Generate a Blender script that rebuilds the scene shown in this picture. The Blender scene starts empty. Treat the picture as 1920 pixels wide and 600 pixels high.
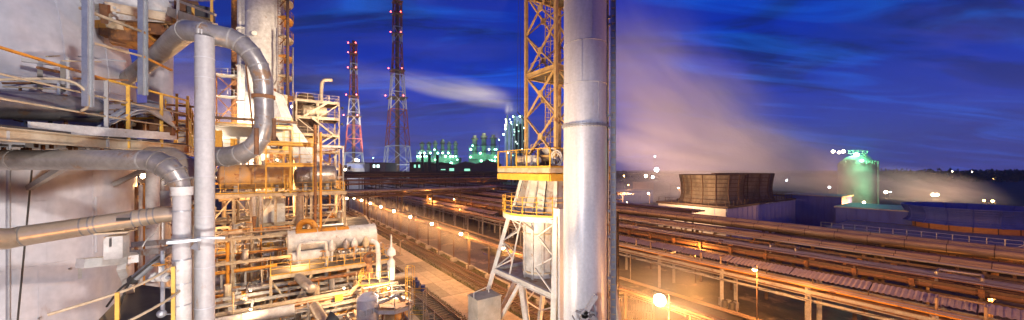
import bpy, math, random
from mathutils import Vector, Matrix
rnd = random.Random(7)
C = bpy.context.scene.collection
S = bpy.context.scene
PI = math.pi
HAZE = 0.00012
H = 16.0            # eye height above the ground
F = 660.0           # focal length in photo pixels (photo is 1920 wide)
A = math.atan(455 / 660)   # the plant grid is turned by this angle
CA, SA = math.cos(A), math.sin(A)

# ---------------------------------------------------------------- camera
cam_d = bpy.data.cameras.new('camera')
cam = bpy.data.objects.new('camera', cam_d); C.objects.link(cam)
cam.location = (0, 0, H); cam.rotation_euler = (PI / 2, 0, 0)
cam_d.sensor_width = 36; cam_d.lens = 36 * F / 1920
cam_d.shift_y = 18 / 1920
cam_d.clip_start = 0.05; cam_d.clip_end = 9000
S.camera = cam
S.view_settings.view_transform = 'Standard'; S.view_settings.look = 'None'
S.view_settings.exposure = 0.0; S.view_settings.gamma = 1.0
S.render.engine = 'CYCLES'
S.cycles.use_denoising = True
S.cycles.max_bounces = 6; S.cycles.diffuse_bounces = 3; S.cycles.glossy_bounces = 3
S.cycles.volume_bounces = 1; S.cycles.transparent_max_bounces = 12
S.cycles.volume_step_rate = 2.0
S.cycles.sample_clamp_indirect = 4.0
S.cycles.sample_clamp_direct = 30.0

# ---------------------------------------------------------------- world: dusk sky with drifting cloud
w = bpy.data.worlds.new('World'); S.world = w; w.use_nodes = True
nt = w.node_tree; N = nt.nodes; L = nt.links
for n in list(N): N.remove(n)
out = N.new('ShaderNodeOutputWorld'); bg = N.new('ShaderNodeBackground')
sky = N.new('ShaderNodeTexSky'); sky.sky_type = 'NISHITA'; sky.sun_disc = False
SUN_EL, SUN_ROT = math.radians(1.0), math.radians(200)
sky.sun_elevation = SUN_EL; sky.sun_rotation = SUN_ROT
sky.air_density = 1.0; sky.dust_density = 0.3; sky.ozone_density = 6.0
tint = N.new('ShaderNodeMixRGB'); tint.blend_type = 'MULTIPLY'; tint.inputs[0].default_value = 1
tint.inputs[2].default_value = (0.36, 1.05, 4.2, 1)
L.new(sky.outputs[0], tint.inputs[1])
tc = N.new('ShaderNodeTexCoord'); sep = N.new('ShaderNodeSeparateXYZ'); L.new(tc.outputs['Generated'], sep.inputs[0])
# clouds: project the view direction on a plane overhead so that the bands flatten towards the horizon
addz = N.new('ShaderNodeMath'); addz.operation = 'ADD'; addz.inputs[1].default_value = 0.16; L.new(sep.outputs[2], addz.inputs[0])
mx = N.new('ShaderNodeMath'); mx.operation = 'MAXIMUM'; mx.inputs[1].default_value = 0.05; L.new(addz.outputs[0], mx.inputs[0])
dv = N.new('ShaderNodeVectorMath'); dv.operation = 'DIVIDE'
cmb = N.new('ShaderNodeCombineXYZ')
for i in range(3): L.new(mx.outputs[0], cmb.inputs[i])
L.new(tc.outputs['Generated'], dv.inputs[0]); L.new(cmb.outputs[0], dv.inputs[1])
def cloud(scale, sx, sy, rz, lo, hi, det=5, dist=0.3):
    mp = N.new('ShaderNodeMapping'); mp.inputs['Scale'].default_value = (sx, sy, 0.0); mp.inputs['Rotation'].default_value = (0, 0, rz)
    L.new(dv.outputs[0], mp.inputs[0])
    no = N.new('ShaderNodeTexNoise'); no.inputs['Scale'].default_value = scale; no.inputs['Detail'].default_value = det
    no.inputs['Roughness'].default_value = 0.55; no.inputs['Distortion'].default_value = dist
    L.new(mp.outputs[0], no.inputs['Vector'])
    mr = N.new('ShaderNodeMapRange'); mr.interpolation_type = 'SMOOTHSTEP'
    mr.inputs[1].default_value = lo; mr.inputs[2].default_value = hi
    L.new(no.outputs['Fac'], mr.inputs[0]); return mr.outputs[0]
c1 = cloud(0.55, 0.8, 1.3, 0.5, 0.38, 0.66)
c2 = cloud(1.3, 0.6, 2.2, 0.35, 0.47, 0.74, 10, 1.1)
def mixc(fac, a, b, k=1.0):
    m = N.new('ShaderNodeMixRGB')
    mm = N.new('ShaderNodeMath'); mm.operation = 'MULTIPLY'; mm.inputs[1].default_value = k; L.new(fac, mm.inputs[0]); L.new(mm.outputs[0], m.inputs[0])
    for s, v in ((1, a), (2, b)):
        if isinstance(v, tuple): m.inputs[s].default_value = v + (1,)
        else: L.new(v, m.inputs[s])
    return m.outputs[0]
SKY_DARK, SKY_BRIGHT = (0.14, 0.32, 2.0), (0.10, 1.8, 9.5)
col = mixc(c1, tint.outputs[0], SKY_DARK, 0.70)
c4 = cloud(1.1, .8, 1.7, .8, .49, .64, 10, .9); col = mixc(c4, col, (.05, .14, .8), .72)
c3 = cloud(1.4, 0.6, 1.5, 0.1, 0.50, 0.72, 6, .5); col = mixc(c3, col, (0.8, 0.75, 3.6), 0.28)
col = mixc(c2, col, SKY_BRIGHT, 0.42)
# purple glow of the town lights low on the horizon
hz = N.new('ShaderNodeMapRange'); hz.interpolation_type = 'SMOOTHSTEP'
hz.inputs[1].default_value = 0.30; hz.inputs[2].default_value = -0.02; hz.inputs[3].default_value = 0; hz.inputs[4].default_value = 1
L.new(sep.outputs[2], hz.inputs[0])
col = mixc(hz.outputs[0], col, (1.15, 1.1, 4.7), 0.5)
L.new(col, bg.inputs[0]); bg.inputs[1].default_value = 0.115
L.new(bg.outputs[0], out.inputs[0])
# last light: the sun is at the horizon, weak and soft
sd = bpy.data.lights.new('sun', 'SUN'); sd.energy = 0.04; sd.angle = math.radians(8); sd.color = (1.0, 0.75, 0.6)
so = bpy.data.objects.new('sun', sd); C.objects.link(so)
so.rotation_euler = (math.radians(89) , 0, -SUN_ROT + PI)

# ---------------------------------------------------------------- coordinates
def W(x, y, d):     # a photo pixel at depth d (metres) -> a place in the world
    return Vector(((x - 960) / F * d, d, H + (318 - y) / F * d))
def G(p, q, z=0.0): # plant grid: p across the tracks, q along them
    return Vector((CA * p - SA * q, SA * p + CA * q, z))
def toG(v): return (v[0] * CA + v[1] * SA, -v[0] * SA + v[1] * CA)
def P_at(x, q):     # p where the row q is seen in pixel column x
    k = (x - 960) / F
    return q * (SA + k * CA) / (CA - k * SA)
def PQ(x, y, z):    # grid position seen at pixel (x, y) if its height is z
    d = (H - z) * F / (y - 318)
    return toG(((x - 960) / F * d, d))

# ---------------------------------------------------------------- mesh builder
class MB:
    def __init__(s): s.v = []; s.f = []
    def add(s, vs, fs):
        b = len(s.v); s.v += [tuple(v) for v in vs]; s.f += [tuple(i + b for i in f) for f in fs]
    def box(s, c, sz, rz=A):
        x, y, z = [k / 2 for k in sz]; ca, sa = math.cos(rz), math.sin(rz); vs = []
        for dz in (-z, z):
            for dx, dy in ((-x, -y), (x, -y), (x, y), (-x, y)):
                vs.append((c[0] + dx * ca - dy * sa, c[1] + dx * sa + dy * ca, c[2] + dz))
        s.add(vs, [(3, 2, 1, 0), (4, 5, 6, 7), (0, 1, 5, 4), (1, 2, 6, 5), (2, 3, 7, 6), (3, 0, 4, 7)]); return s
    def beam(s, a, b, w_=.1, h_=.1, up=(0, 0, 1)):
        a = Vector(a); b = Vector(b); d = (b - a)
        if d.length < 1e-6: return s
        d.normalize(); up = Vector(up)
        if abs(d.dot(up)) > .98: up = Vector((CA, SA, 0))
        r = d.cross(up).normalized(); u = r.cross(d).normalized(); vs = []
        for q in (a, b):
            for i, j in ((-1, -1), (1, -1), (1, 1), (-1, 1)): vs.append(q + r * (i * w_ / 2) + u * (j * h_ / 2))
        s.add(vs, [(0, 1, 2, 3), (7, 6, 5, 4), (4, 5, 1, 0), (5, 6, 2, 1), (6, 7, 3, 2), (7, 4, 0, 3)]); return s
    def ibeam(s, a, b, w_=.15, h_=.2, t=.02, up=(0, 0, 1)):
        a = Vector(a); b = Vector(b); d = (b - a).normalized(); up = Vector(up)
        if abs(d.dot(up)) > .98: up = Vector((CA, SA, 0))
        r = d.cross(up).normalized(); u = r.cross(d).normalized()
        s.beam(a, b, t, h_ - 2 * t, u); o = u * (h_ / 2 - t / 2)
        s.beam(a + o, b + o, w_, t, u); s.beam(a - o, b - o, w_, t, u); return s
    def cyl(s, a, b, r, n=12, r2=None, cap=True):
        a = Vector(a); b = Vector(b); d = (b - a).normalized(); r2 = r if r2 is None else r2
        t = Vector((0, 0, 1)) if abs(d.z) < .9 else Vector((1, 0, 0))
        x = d.cross(t).normalized(); y = d.cross(x); vs = []
        for q, rr in ((a, r), (b, r2)):
            for i in range(n):
                an = 2 * PI * i / n; vs.append(q + x * (rr * math.cos(an)) + y * (rr * math.sin(an)))
        fs = [(i, (i + 1) % n, n + (i + 1) % n, n + i) for i in range(n)]
        if cap: fs += [tuple(range(n))[::-1], tuple(range(n, 2 * n))]
        s.add(vs, fs); return s
    def tube(s, pts, r, n=10, cap=True):
        pts = [Vector(p) for p in pts]; m = len(pts)
        ds = [(pts[min(i + 1, m - 1)] - pts[max(i - 1, 0)]).normalized() for i in range(m)]
        t = Vector((0, 0, 1)) if abs(ds[0].z) < .9 else Vector((1, 0, 0))
        x = ds[0].cross(t).normalized(); vs = []
        for i, p in enumerate(pts):
            d = ds[i]; x = (x - d * x.dot(d)).normalized(); y = d.cross(x)
            k = 1.0
            if 0 < i < m - 1:
                c = (pts[i] - pts[i - 1]).normalized().dot((pts[i + 1] - pts[i]).normalized()); k = 1
                k = min(1.35, 1 / max(.5, math.sqrt(max(0, (1 + c) / 2))))
            rr = r[i] if isinstance(r, (list, tuple)) else r
            for j in range(n):
                an = 2 * PI * j / n
                vs.append(p + x * (rr * math.cos(an)) + y * (rr * math.sin(an)))
        fs = []
        for i in range(m - 1):
            for j in range(n): fs.append((i * n + j, i * n + (j + 1) % n, (i + 1) * n + (j + 1) % n, (i + 1) * n + j))
        if cap: fs += [tuple(range(n))[::-1], tuple(range((m - 1) * n, m * n))]
        s.add(vs, fs); return s
    def lathe(s, c, prof, n=24, cap=True, ph=0.0):
        vs = []; m = len(prof)
        for r, z in prof:
            for j in range(n):
                an = ph + 2 * PI * j / n; vs.append((c[0] + r * math.cos(an), c[1] + r * math.sin(an), c[2] + z))
        fs = [(i * n + j, i * n + (j + 1) % n, (i + 1) * n + (j + 1) % n, (i + 1) * n + j) for i in range(m - 1) for j in range(n)]
        if cap: fs += [tuple(range(n))[::-1], tuple(range((m - 1) * n, m * n))]
        s.add(vs, fs); return s
    def hcyl(s, a, b, r, n=20, head=.35):   # horizontal vessel with dished heads
        a = Vector(a); b = Vector(b); d = (b - a).normalized(); pts = []; rs = []
        for k in (0.08, .3, .6, .85): an = k * PI / 2; pts.append(a - d * (head * r * math.cos(an))); rs.append(r * math.sin(an))
        pts += [a, b]; rs += [r, r]
        for k in (.85, .6, .3, .08): an = k * PI / 2; pts.append(b + d * (head * r * math.cos(an))); rs.append(r * math.sin(an))
        return s.tube(pts, rs, n)
    def ring(s, c, R, r, n=20, m=6, a0=0, a1=2 * PI, axis=None):
        pts = []
        for i in range(n + 1):
            an = a0 + (a1 - a0) * i / n
            if axis is None: pts.append(Vector(c) + Vector((R * math.cos(an), R * math.sin(an), 0)))
            else:
                x, y = axis; pts.append(Vector(c) + Vector(x) * (R * math.cos(an)) + Vector(y) * (R * math.sin(an)))
        return s.tube(pts, r, m)
    def prism(s, poly, z0, z1):
        n = len(poly); vs = [(p[0], p[1], z0) for p in poly] + [(p[0], p[1], z1) for p in poly]
        s.add(vs, [tuple(range(n))[::-1], tuple(range(n, 2 * n))] + [(i, (i + 1) % n, n + (i + 1) % n, n + i) for i in range(n)]); return s
    def plate(s, pts, t, nrm=None):
        pts = [Vector(p) for p in pts]; n = len(pts)
        if nrm is None: nrm = (pts[1] - pts[0]).cross(pts[2] - pts[0]).normalized()
        o = Vector(nrm) * t
        s.add([p for p in pts] + [p + o for p in pts], [tuple(range(n))[::-1], tuple(range(n, 2 * n))] + [(i, (i + 1) % n, n + (i + 1) % n, n + i) for i in range(n)]); return s
    def ball(s, c, r, n=8, sz=1.0):
        pts = []
        prof = [(r * math.sin(PI * k / n), -r * sz * math.cos(PI * k / n)) for k in range(n + 1)]
        prof[0] = (r * .02, prof[0][1]); prof[-1] = (r * .02, prof[-1][1])
        return s.lathe(c, prof, n + 2)
ROOT = {}
def link(o): C.objects.link(o); return o
def mesh_of(mb, name, mat, T=None, ang=35):
    me = bpy.data.meshes.new(name)
    vs = mb.v if T is None else [tuple(T @ Vector(v)) for v in mb.v]
    me.from_pydata(vs, [], mb.f); me.polygons.foreach_set('use_smooth', [True] * len(me.polygons))
    try: me.set_sharp_from_angle(angle=math.radians(ang))
    except Exception: pass
    me.materials.append(mat); me.update(); return me
def tag(o, label=None, cat=None, group=None, kind=None):
    for k, v in (('label', label), ('category', cat), ('group', group), ('kind', kind)):
        if v: o[k] = v
    return o
def thing(name, label, cat, loc=(0, 0, 0), rz=0.0, group=None, kind=None):
    o = link(bpy.data.objects.new(name, None)); o.location = loc; o.rotation_euler = (0, 0, rz); o.empty_display_size = .3
    ROOT[o] = Matrix.Translation(Vector(loc)) @ Matrix.Rotation(rz, 4, 'Z')
    return tag(o, label, cat, group, kind)
def part(name, mb, mat, parent=None, kind=None, label=None, ang=35):
    """one mesh object; geometry is given in world metres and stored relative to its thing"""
    T = None
    if parent is not None: T = ROOT[parent].inverted()
    o = link(bpy.data.objects.new(name, mesh_of(mb, name, mat, T, ang)))
    if parent is not None: o.parent = parent; ROOT[o] = ROOT[parent]
    if kind: o['kind'] = kind
    if label: o['label'] = label
    return o
def single(name, mb, mat, label, cat, loc=None, group=None, kind=None, ang=35):
    """a thing that is one mesh"""
    loc = Vector(loc) if loc is not None else Vector((0, 0, 0))
    o = link(bpy.data.objects.new(name, mesh_of(mb, name, mat, Matrix.Translation(-loc), ang))); o.location = loc
    ROOT[o] = Matrix.Translation(loc); return tag(o, label, cat, group, kind)
def inst(name, me, parent, pos, rz=None, scale=None):
    """a piece sharing mesh data; pos is in world metres, the mesh is in grid axes"""
    o = link(bpy.data.objects.new(name, me)); o.parent = parent
    M = ROOT[parent].inverted() @ (Matrix.Translation(Vector(pos)) @ Matrix.Rotation(A if rz is None else rz, 4, 'Z'))
    o.matrix_local = M
    if scale: o.scale = scale
    ROOT[o] = ROOT[parent] @ M if False else ROOT[parent]
    return o
def dup(root, loc, rz, label=None):
    def cp(o, par):
        c = o.copy(); link(c); c.parent = par
        for ch in kids.get(o, ()): cp(ch, c)
        return c
    kids = {}
    stack = [root]
    allk = {}
    for o in bpy.data.objects:
        if o.parent: allk.setdefault(o.parent, []).append(o)
    kids = allk
    r = cp(root, None); r.location = loc; r.rotation_euler = (0, 0, rz)
    if label: r['label'] = label
    return r

# ---------------------------------------------------------------- materials
def new_mat(name):
    m = bpy.data.materials.new(name); m.use_nodes = True
    b = m.node_tree.nodes['Principled BSDF']; return m, m.node_tree.nodes, m.node_tree.links, b
def mat(name, c1, c2=None, rough=.6, metal=0.0, sc=3.0, rust=0.0, rustc=(.20, .075, .022), bump=.15, stretch=(1, 1, 1), rsc=1.2, spec=.4, fine=.25):
    m, n, l, b = new_mat(name)
    c2 = c2 or tuple(k * .72 for k in c1)
    t = n.new('ShaderNodeTexCoord'); mp = n.new('ShaderNodeMapping'); mp.inputs['Scale'].default_value = stretch; l.new(t.outputs['Object'], mp.inputs[0])
    no = n.new('ShaderNodeTexNoise'); no.inputs['Scale'].default_value = sc; no.inputs['Detail'].default_value = 6; no.inputs['Roughness'].default_value = .65
    l.new(mp.outputs[0], no.inputs['Vector'])
    cr = n.new('ShaderNodeMapRange'); cr.inputs[1].default_value = .32; cr.inputs[2].default_value = .68; l.new(no.outputs['Fac'], cr.inputs[0])
    mx = n.new('ShaderNodeMixRGB'); mx.inputs[1].default_value = c1 + (1,); mx.inputs[2].default_value = c2 + (1,); l.new(cr.outputs[0], mx.inputs[0])
    cur = mx.outputs[0]
    # fine dirt
    n3 = n.new('ShaderNodeTexNoise'); n3.inputs['Scale'].default_value = sc * 9; n3.inputs['Detail'].default_value = 4; l.new(t.outputs['Object'], n3.inputs['Vector'])
    m3 = n.new('ShaderNodeMixRGB'); m3.blend_type = 'MULTIPLY'; m3.inputs[0].default_value = fine
    l.new(cur, m3.inputs[1]); l.new(n3.outputs['Fac'], m3.inputs[2]); cur = m3.outputs[0]
    rr = None
    if rust > 0:
        n2 = n.new('ShaderNodeTexNoise'); n2.inputs['Scale'].default_value = rsc; n2.inputs['Detail'].default_value = 8; n2.inputs['Roughness'].default_value = .72
        l.new(mp.outputs[0], n2.inputs['Vector'])
        r2 = n.new('ShaderNodeMapRange'); th = .70 - rust * .38
        r2.inputs[1].default_value = th; r2.inputs[2].default_value = th + .07; l.new(n2.outputs['Fac'], r2.inputs[0])
        m2 = n.new('ShaderNodeMixRGB'); m2.inputs[2].default_value = rustc + (1,); l.new(r2.outputs[0], m2.inputs[0]); l.new(cur, m2.inputs[1]); cur = m2.outputs[0]; rr = r2.outputs[0]
    l.new(cur, b.inputs['Base Color'])
    b.inputs['Roughness'].default_value = rough
    if metal > 0 and rr is not None:
        mm = n.new('ShaderNodeMath'); mm.operation = 'MULTIPLY_ADD'; mm.inputs[1].default_value = -metal; mm.inputs[2].default_value = metal; l.new(rr, mm.inputs[0]); l.new(mm.outputs[0], b.inputs['Metallic'])
    else: b.inputs['Metallic'].default_value = metal
    b.inputs['Specular IOR Level'].default_value = spec
    if bump > 0:
        bp = n.new('ShaderNodeBump'); bp.inputs['Strength'].default_value = bump; bp.inputs['Distance'].default_value = .02
        l.new(no.outputs['Fac'], bp.inputs['Height']); l.new(bp.outputs[0], b.inputs['Normal'])
    return m
def emis(name, colr, st):
    m, n, l, b = new_mat(name)
    b.inputs['Base Color'].default_value = (.8, .8, .8, 1)
    b.inputs['Emission Color'].default_value = colr + (1,); b.inputs['Emission Strength'].default_value = st
    try: m.cycles.emission_sampling = 'NONE'
    except Exception: pass
    return m
M = dict(
 clad=mat('aluminium_cladding', (.52, .48, .44), (.28, .24, .21), .36, .55, 1.3, .34, rustc=(.22, .13, .07), bump=.4, rsc=2.2, fine=.45),
 clad_lit_orange=mat('orange_lit_cladding', (.74, .60, .44), (.48, .35, .23), .34, .6, 1.3, .3, rustc=(.30, .15, .05), bump=.35, rsc=2.0),  # aluminium cladding with orange lamplight put into its colour
 clad_tan=mat('tan_cladding', (.52, .42, .30), (.34, .25, .16), .5, .25, 2.0, .25, bump=.2),
 tank=mat('tank_grey_paint', (.66, .645, .66), (.44, .43, .46), .5, 0, .8, .16, rustc=(.36, .31, .29), bump=.12, fine=.3, stretch=(1, 1, .28), rsc=1.6),
 colpaint=mat('column_grey_paint', (.52, .50, .49), (.36, .34, .33), .5, 0, 1.5, .2, rustc=(.30, .22, .16), bump=.15, fine=.35, stretch=(1, 1, .3), rsc=3),
 white=mat('white_steel_paint', (.70, .68, .64), (.46, .43, .39), .5, 0, 1.8, .24, rustc=(.30, .17, .08), bump=.15, fine=.35, rsc=2.5),
 cream=mat('cream_steel_paint', (.60, .49, .34), (.36, .26, .15), .55, 0, 2.0, .30, rustc=(.30, .12, .03), bump=.1),
 stack=mat('stack_grey_white', (.70, .71, .74), (.47, .48, .52), .4, .15, 1.1, .16, rustc=(.42, .40, .40), bump=.15, stretch=(1, 1, .18), fine=.3, rsc=2.0),
 galv=mat('galvanised_steel', (.45, .46, .48), (.32, .33, .35), .45, .5, 4, .08, bump=.1),
 steel=mat('grey_steel_beam', (.40, .38, .36), (.27, .25, .23), .6, .2, 3, .35, bump=.15),
 yellow=mat('yellow_rail_paint', (.74, .43, .05), (.55, .29, .04), .5, 0, 3, .25, rustc=(.28, .10, .02), bump=.1),
 orange=mat('orange_pipe_paint', (.68, .30, .03), (.48, .19, .02), .5, 0, 2, .35, rustc=(.16, .06, .02), bump=.1),
 rust=mat('rusty_steel', (.30, .13, .05), (.12, .055, .028), .8, .1, 4, .4, rustc=(.42, .18, .04), bump=.4),
 brown=mat('brown_dark_steel', (.13, .075, .045), (.07, .04, .028), .7, .1, 3, .3, bump=.2),
 dark=mat('dark_steel', (.07, .065, .06), (.04, .038, .035), .6, .2, 3, .15, bump=.15),
 orange_tank=mat('stained_orange_vessel', (.60, .32, .06), (.42, .30, .20), .55, .1, .9, .35, rustc=(.25, .10, .03), bump=.15),
 pipe_tan=mat('rack_pipe_tan', (.46, .32, .19), (.24, .15, .09), .5, .25, .8, .25, rustc=(.14, .06, .03), bump=.2, stretch=(1, .3, 1)),
 pipe_red=mat('rack_pipe_rust', (.24, .11, .055), (.12, .06, .035), .65, .1, 1.2, .4, rustc=(.33, .14, .05), bump=.2, stretch=(1, .3, 1)),
 pipe_gal=mat('rack_pipe_galvanised', (.50, .44, .38), (.30, .24, .18), .4, .55, 1.0, .2, bump=.2, stretch=(1, .3, 1)),
 concrete=mat('concrete', (.40, .36, .31), (.27, .24, .20), .85, 0, 1.6, .12, rustc=(.20, .13, .07), bump=.3),
 slab=mat('slab_concrete', (.34, .29, .23), (.22, .18, .13), .85, 0, .9, .22, rustc=(.10, .07, .045), bump=.35),
 mast=mat('mast_ochre_paint', (.60, .42, .18), (.40, .25, .09), .55, 0, 2.0, .32, rustc=(.24, .11, .04), bump=.15),
 asphalt=mat('asphalt', (.13, .105, .09), (.055, .046, .042), .6, 0, .3, .38, rustc=(.20, .15, .11), bump=.5, rsc=.22, fine=.6),
 soil=mat('bare_soil', (.10, .075, .05), (.045, .038, .03), .95, 0, .12, .3, rustc=(.05, .055, .025), bump=.5, rsc=.08),
 puddle=mat('wet_puddle', (.03, .028, .03), None, .06, 0, 1, 0, bump=0, spec=.8),
 grass=mat('rough_grass', (.055, .06, .022), (.09, .065, .035), .95, 0, .7, .2, rustc=(.12, .09, .06), bump=.6),
 ballast=mat('track_ballast', (.16, .12, .09), (.06, .048, .04), .95, 0, 5, .3, rustc=(.09, .06, .035), bump=1.0, rsc=3),
 sleeper=mat('tarred_sleeper', (.15, .105, .07), (.07, .05, .035), .85, 0, 4, .2, bump=.4),
 rail=mat('rail_steel', (.33, .22, .15), (.20, .12, .08), .4, .6, 5, .2, bump=.1),
 wood=mat('weathered_wood_cladding', (.30, .24, .17), (.11, .085, .065), .85, 0, .55, .42, rustc=(.065, .05, .04), bump=.5, stretch=(1, 1, .3), rsc=.5, fine=.6),
 bluewall=mat('pale_blue_sheet', (.40, .43, .64), (.30, .32, .54), .6, 0, .5, .06, bump=.1, stretch=(1, 1, .2)),
 blue=mat('blue_sheet_cladding', (.055, .09, .40), (.035, .055, .26), .55, 0, .8, .1, rustc=(.16, .10, .09), bump=.15, stretch=(1, 1, .2)),
 orangewall=mat('orange_fan_casing', (.50, .22, .07), (.34, .15, .05), .6, 0, .8, .2, bump=.15),
 brick=mat('dull_brick_wall', (.20, .13, .11), (.13, .09, .08), .85, 0, 1.0, .1, bump=.2),
 farwhite=mat('far_white_wall', (.5, .48, .46), (.4, .38, .38), .8, 0, .3, 0, bump=0),
 farred=mat('faded_red_paint', (.30, .07, .05), (.20, .05, .04), .7, 0, .2, .1, bump=0),
 farsteel=mat('far_grey_steel', (.46, .48, .50), (.34, .36, .38), .7, 0, .2, .1, bump=0),
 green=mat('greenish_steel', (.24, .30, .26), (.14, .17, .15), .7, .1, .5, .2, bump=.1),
 tree=mat('dark_tree_mass', (.045, .05, .03), (.02, .024, .016), 1, 0, .05, 0, bump=0),
 leaf=mat('dusty_shrub', (.07, .08, .03), (.04, .045, .02), .9, 0, 3, 0, bump=0),
 barrel=mat('blue_drum_paint', (.025, .04, .16), (.015, .02, .09), .4, 0, 3, .1, bump=.05),
 corr=mat('corrugated_roof', (.55, .44, .36), (.38, .28, .22), .6, .2, .8, .3, bump=.1),
 gate=mat('dark_grating', (.16, .14, .12), (.09, .08, .07), .7, .3, 6, .3, bump=.3),
 L_sod=emis('sodium_lamp_glass', (1.0, .55, .16), 60), L_hot=emis('hot_sodium_glass', (1.0, .78, .45), 120),
 L_white=emis('white_lamp_glass', (.9, .95, 1.0), 40), L_green=emis('green_lamp_glass', (.25, 1.0, .55), 22),
 L_gpale=emis('pale_green_lamp_glass', (.55, 1.0, .75), 30),
 L_red=emis('red_warning_lamp', (1.0, .08, .04), 14), L_win=emis('lit_window', (.75, 1.0, .9), 2.2), L_gwin=emis('green_lit_window', (.35, 1.0, .6), 1.2),
)
SOD = (1.0, .42, .10); GOLD = (1.0, .56, .24); WARM = (1.0, .80, .58); COOL = (1.0, .93, .90); GRN = (.25, 1.0, .5)
def lamp(parent, pos, power, colr, r=.15, spot=None, aim=None, name='lamp_light'):
    d = bpy.data.lights.new(name, 'SPOT' if spot else 'POINT'); d.energy = power; d.color = colr; d.shadow_soft_size = r
    if spot: d.spot_size = math.radians(spot); d.spot_blend = .6
    o = link(bpy.data.objects.new(name, d)); pos = Vector(pos)
    R = Matrix.Identity(4)
    if aim is not None: R = (Vector(aim) - pos).to_track_quat('-Z', 'Y').to_matrix().to_4x4()
    if parent is not None: o.parent = parent; o.matrix_local = ROOT[parent].inverted() @ Matrix.Translation(pos) @ R
    else: o.matrix_local = Matrix.Translation(pos) @ R
    return o

# ---------------------------------------------------------------- shared builders
_post_cache = {}
def railing(parent, pts, h=1.1, sp=1.5, r=.022, m='yellow', near=True, rails=(1.0, .55), kick=True, closed=False):
    """hand rail along a polyline; posts are pieces of their own when near"""
    pts = [Vector(p) for p in pts]
    if closed: pts = pts + [pts[0]]
    mb = MB()
    for k in rails: mb.tube([p + Vector((0, 0, h * k)) for p in pts], r, 6)
    if kick:
        for a, b in zip(pts, pts[1:]): mb.beam(a + Vector((0, 0, .06)), b + Vector((0, 0, .06)), .012, .12)
    rl = part('railing', mb, M[m], parent)
    key = (round(h, 2), r, m)
    if key not in _post_cache:
        _post_cache[key] = mesh_of(MB().box((0, 0, h / 2), (r * 2.2, r * 2.2, h), 0), 'post', M[m])
    jm = MB()
    for a, b in zip(pts, pts[1:]):
        n = max(1, round((b - a).length / sp))
        for i in range(n + (1 if b is pts[-1] and not closed else 0)):
            c = a.lerp(b, i / n)
            if near: inst('post', _post_cache[key], rl, c)
            else: jm.box(c + Vector((0, 0, h / 2)), (r * 2.2, r * 2.2, h))
    if not near and jm.v: part('post', jm, M[m], rl, kind='stuff')
    return rl
def ladder(parent, a, b, w_=.4, out_=(0, -1, 0), cage=True, m='yellow', sp=.35, name='ladder'):
    a = Vector(a); b = Vector(b); o = Vector(out_).normalized(); s = (b - a).normalized().cross(o).normalized() * (w_ / 2)
    mb = MB(); mb.beam(a + s, b + s, .05, .05); mb.beam(a - s, b - s, .05, .05)
    n = int((b - a).length / sp)
    for i in range(1, n): c = a.lerp(b, i / n); mb.beam(c - s, c + s, .03, .03)
    if cage:
        k = max(2, int((b - a).length / 1.0))
        for i in range(1, k + 1):
            c = a.lerp(b, i / k); mb.tube([c + s, c + s * 1.4 + o * .4, c + o * .7, c - s * 1.4 + o * .4, c - s], .018, 4)
        for q in (s * 1.4 + o * .4, o * .7, -s * 1.4 + o * .4): mb.tube([a.lerp(b, 1 / k) + q, b + q], .015, 4)
    return part(name, mb, M[m], parent)
def banded_pipe(parent, pts, r, m='clad', n=16, bands=True, step=.9, bm=None, name='pipe'):
    pts = [Vector(p) for p in pts]
    p = part(name, MB().tube(pts, r, n), M[m], parent)
    if bands:
        mb = MB()
        for a, b in zip(pts, pts[1:]):
            d = (b - a); ln = d.length; d = d.normalized(); k = max(1, int(ln / step))
            for i in range(k): c = a.lerp(b, i / k); mb.cyl(c - d * .018, c + d * .018, r * 1.035, n)
        part('band', mb, M[bm or m], p, kind='stuff')
    return p
def arc(c, r, a0, a1, x, y, n=6):
    c = Vector(c); x = Vector(x); y = Vector(y)
    return [c + x * (r * math.cos(a0 + (a1 - a0) * i / n)) + y * (r * math.sin(a0 + (a1 - a0) * i / n)) for i in range(n + 1)]
def smooth(pts, k=3, it=1):
    pts = [Vector(p) for p in pts]
    for _ in range(it):
        o = [pts[0]]
        for a, b in zip(pts, pts[1:]): o += [a.lerp(b, .25), a.lerp(b, .75)]
        o.append(pts[-1]); pts = o
    return pts
def valve(parent, c, s=1.0, m='cream'):
    c = Vector(c); mb = MB(); mb.ball(c, .16 * s, 6); mb.cyl(c, c + Vector((0, 0, .45 * s)), .05 * s, 6)
    mb.cyl(c + Vector((-.22 * s, 0, 0)), c + Vector((-.17 * s, 0, 0)), .17 * s, 8); mb.cyl(c + Vector((.17 * s, 0, 0)), c + Vector((.22 * s, 0, 0)), .17 * s, 8)
    v = part('valve', mb, M[m], parent); part('handwheel', MB().ring(c + Vector((0, 0, .46 * s)), .2 * s, .02 * s, 12, 5).beam(c + Vector((-.2 * s, 0, .46 * s)), c + Vector((.2 * s, 0, .46 * s)), .03 * s, .02 * s), M['orange'], v)
    return v
# ================================================================ GROUND
def sheet(name, poly, z, m, **kw):
    mb = MB(); mb.add([(p[0], p[1], z) for p in poly], [tuple(range(len(poly)))]); return single(name, mb, M[m], None, None, kind='structure')
def strip(name, p0, p1, q0, q1, z, m):
    return sheet(name, [G(p0, q0), G(p1, q0), G(p1, q1), G(p0, q1)], z, m)
sheet('ground', [(-5000, -300), (5000, -300), (5000, 6000), (-5000, 6000)], 0, 'soil')
strip('plant_apron', -45, 13.2, -15, 75, .004, 'slab')
strip('yard_asphalt', 27.6, 43.0, -30, 260, .004, 'asphalt')
strip('far_yard', 43.0, 60, -30, 260, .004, 'asphalt')
strip('grass_verge', 22.1, 23.0, -20, 240, .008, 'grass')
strip('grass_verge', 25.8, 27.3, -20, 240, .008, 'grass')
strip('grass_verge', 13.2, 14.2, -20, 240, .008, 'grass')
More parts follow.
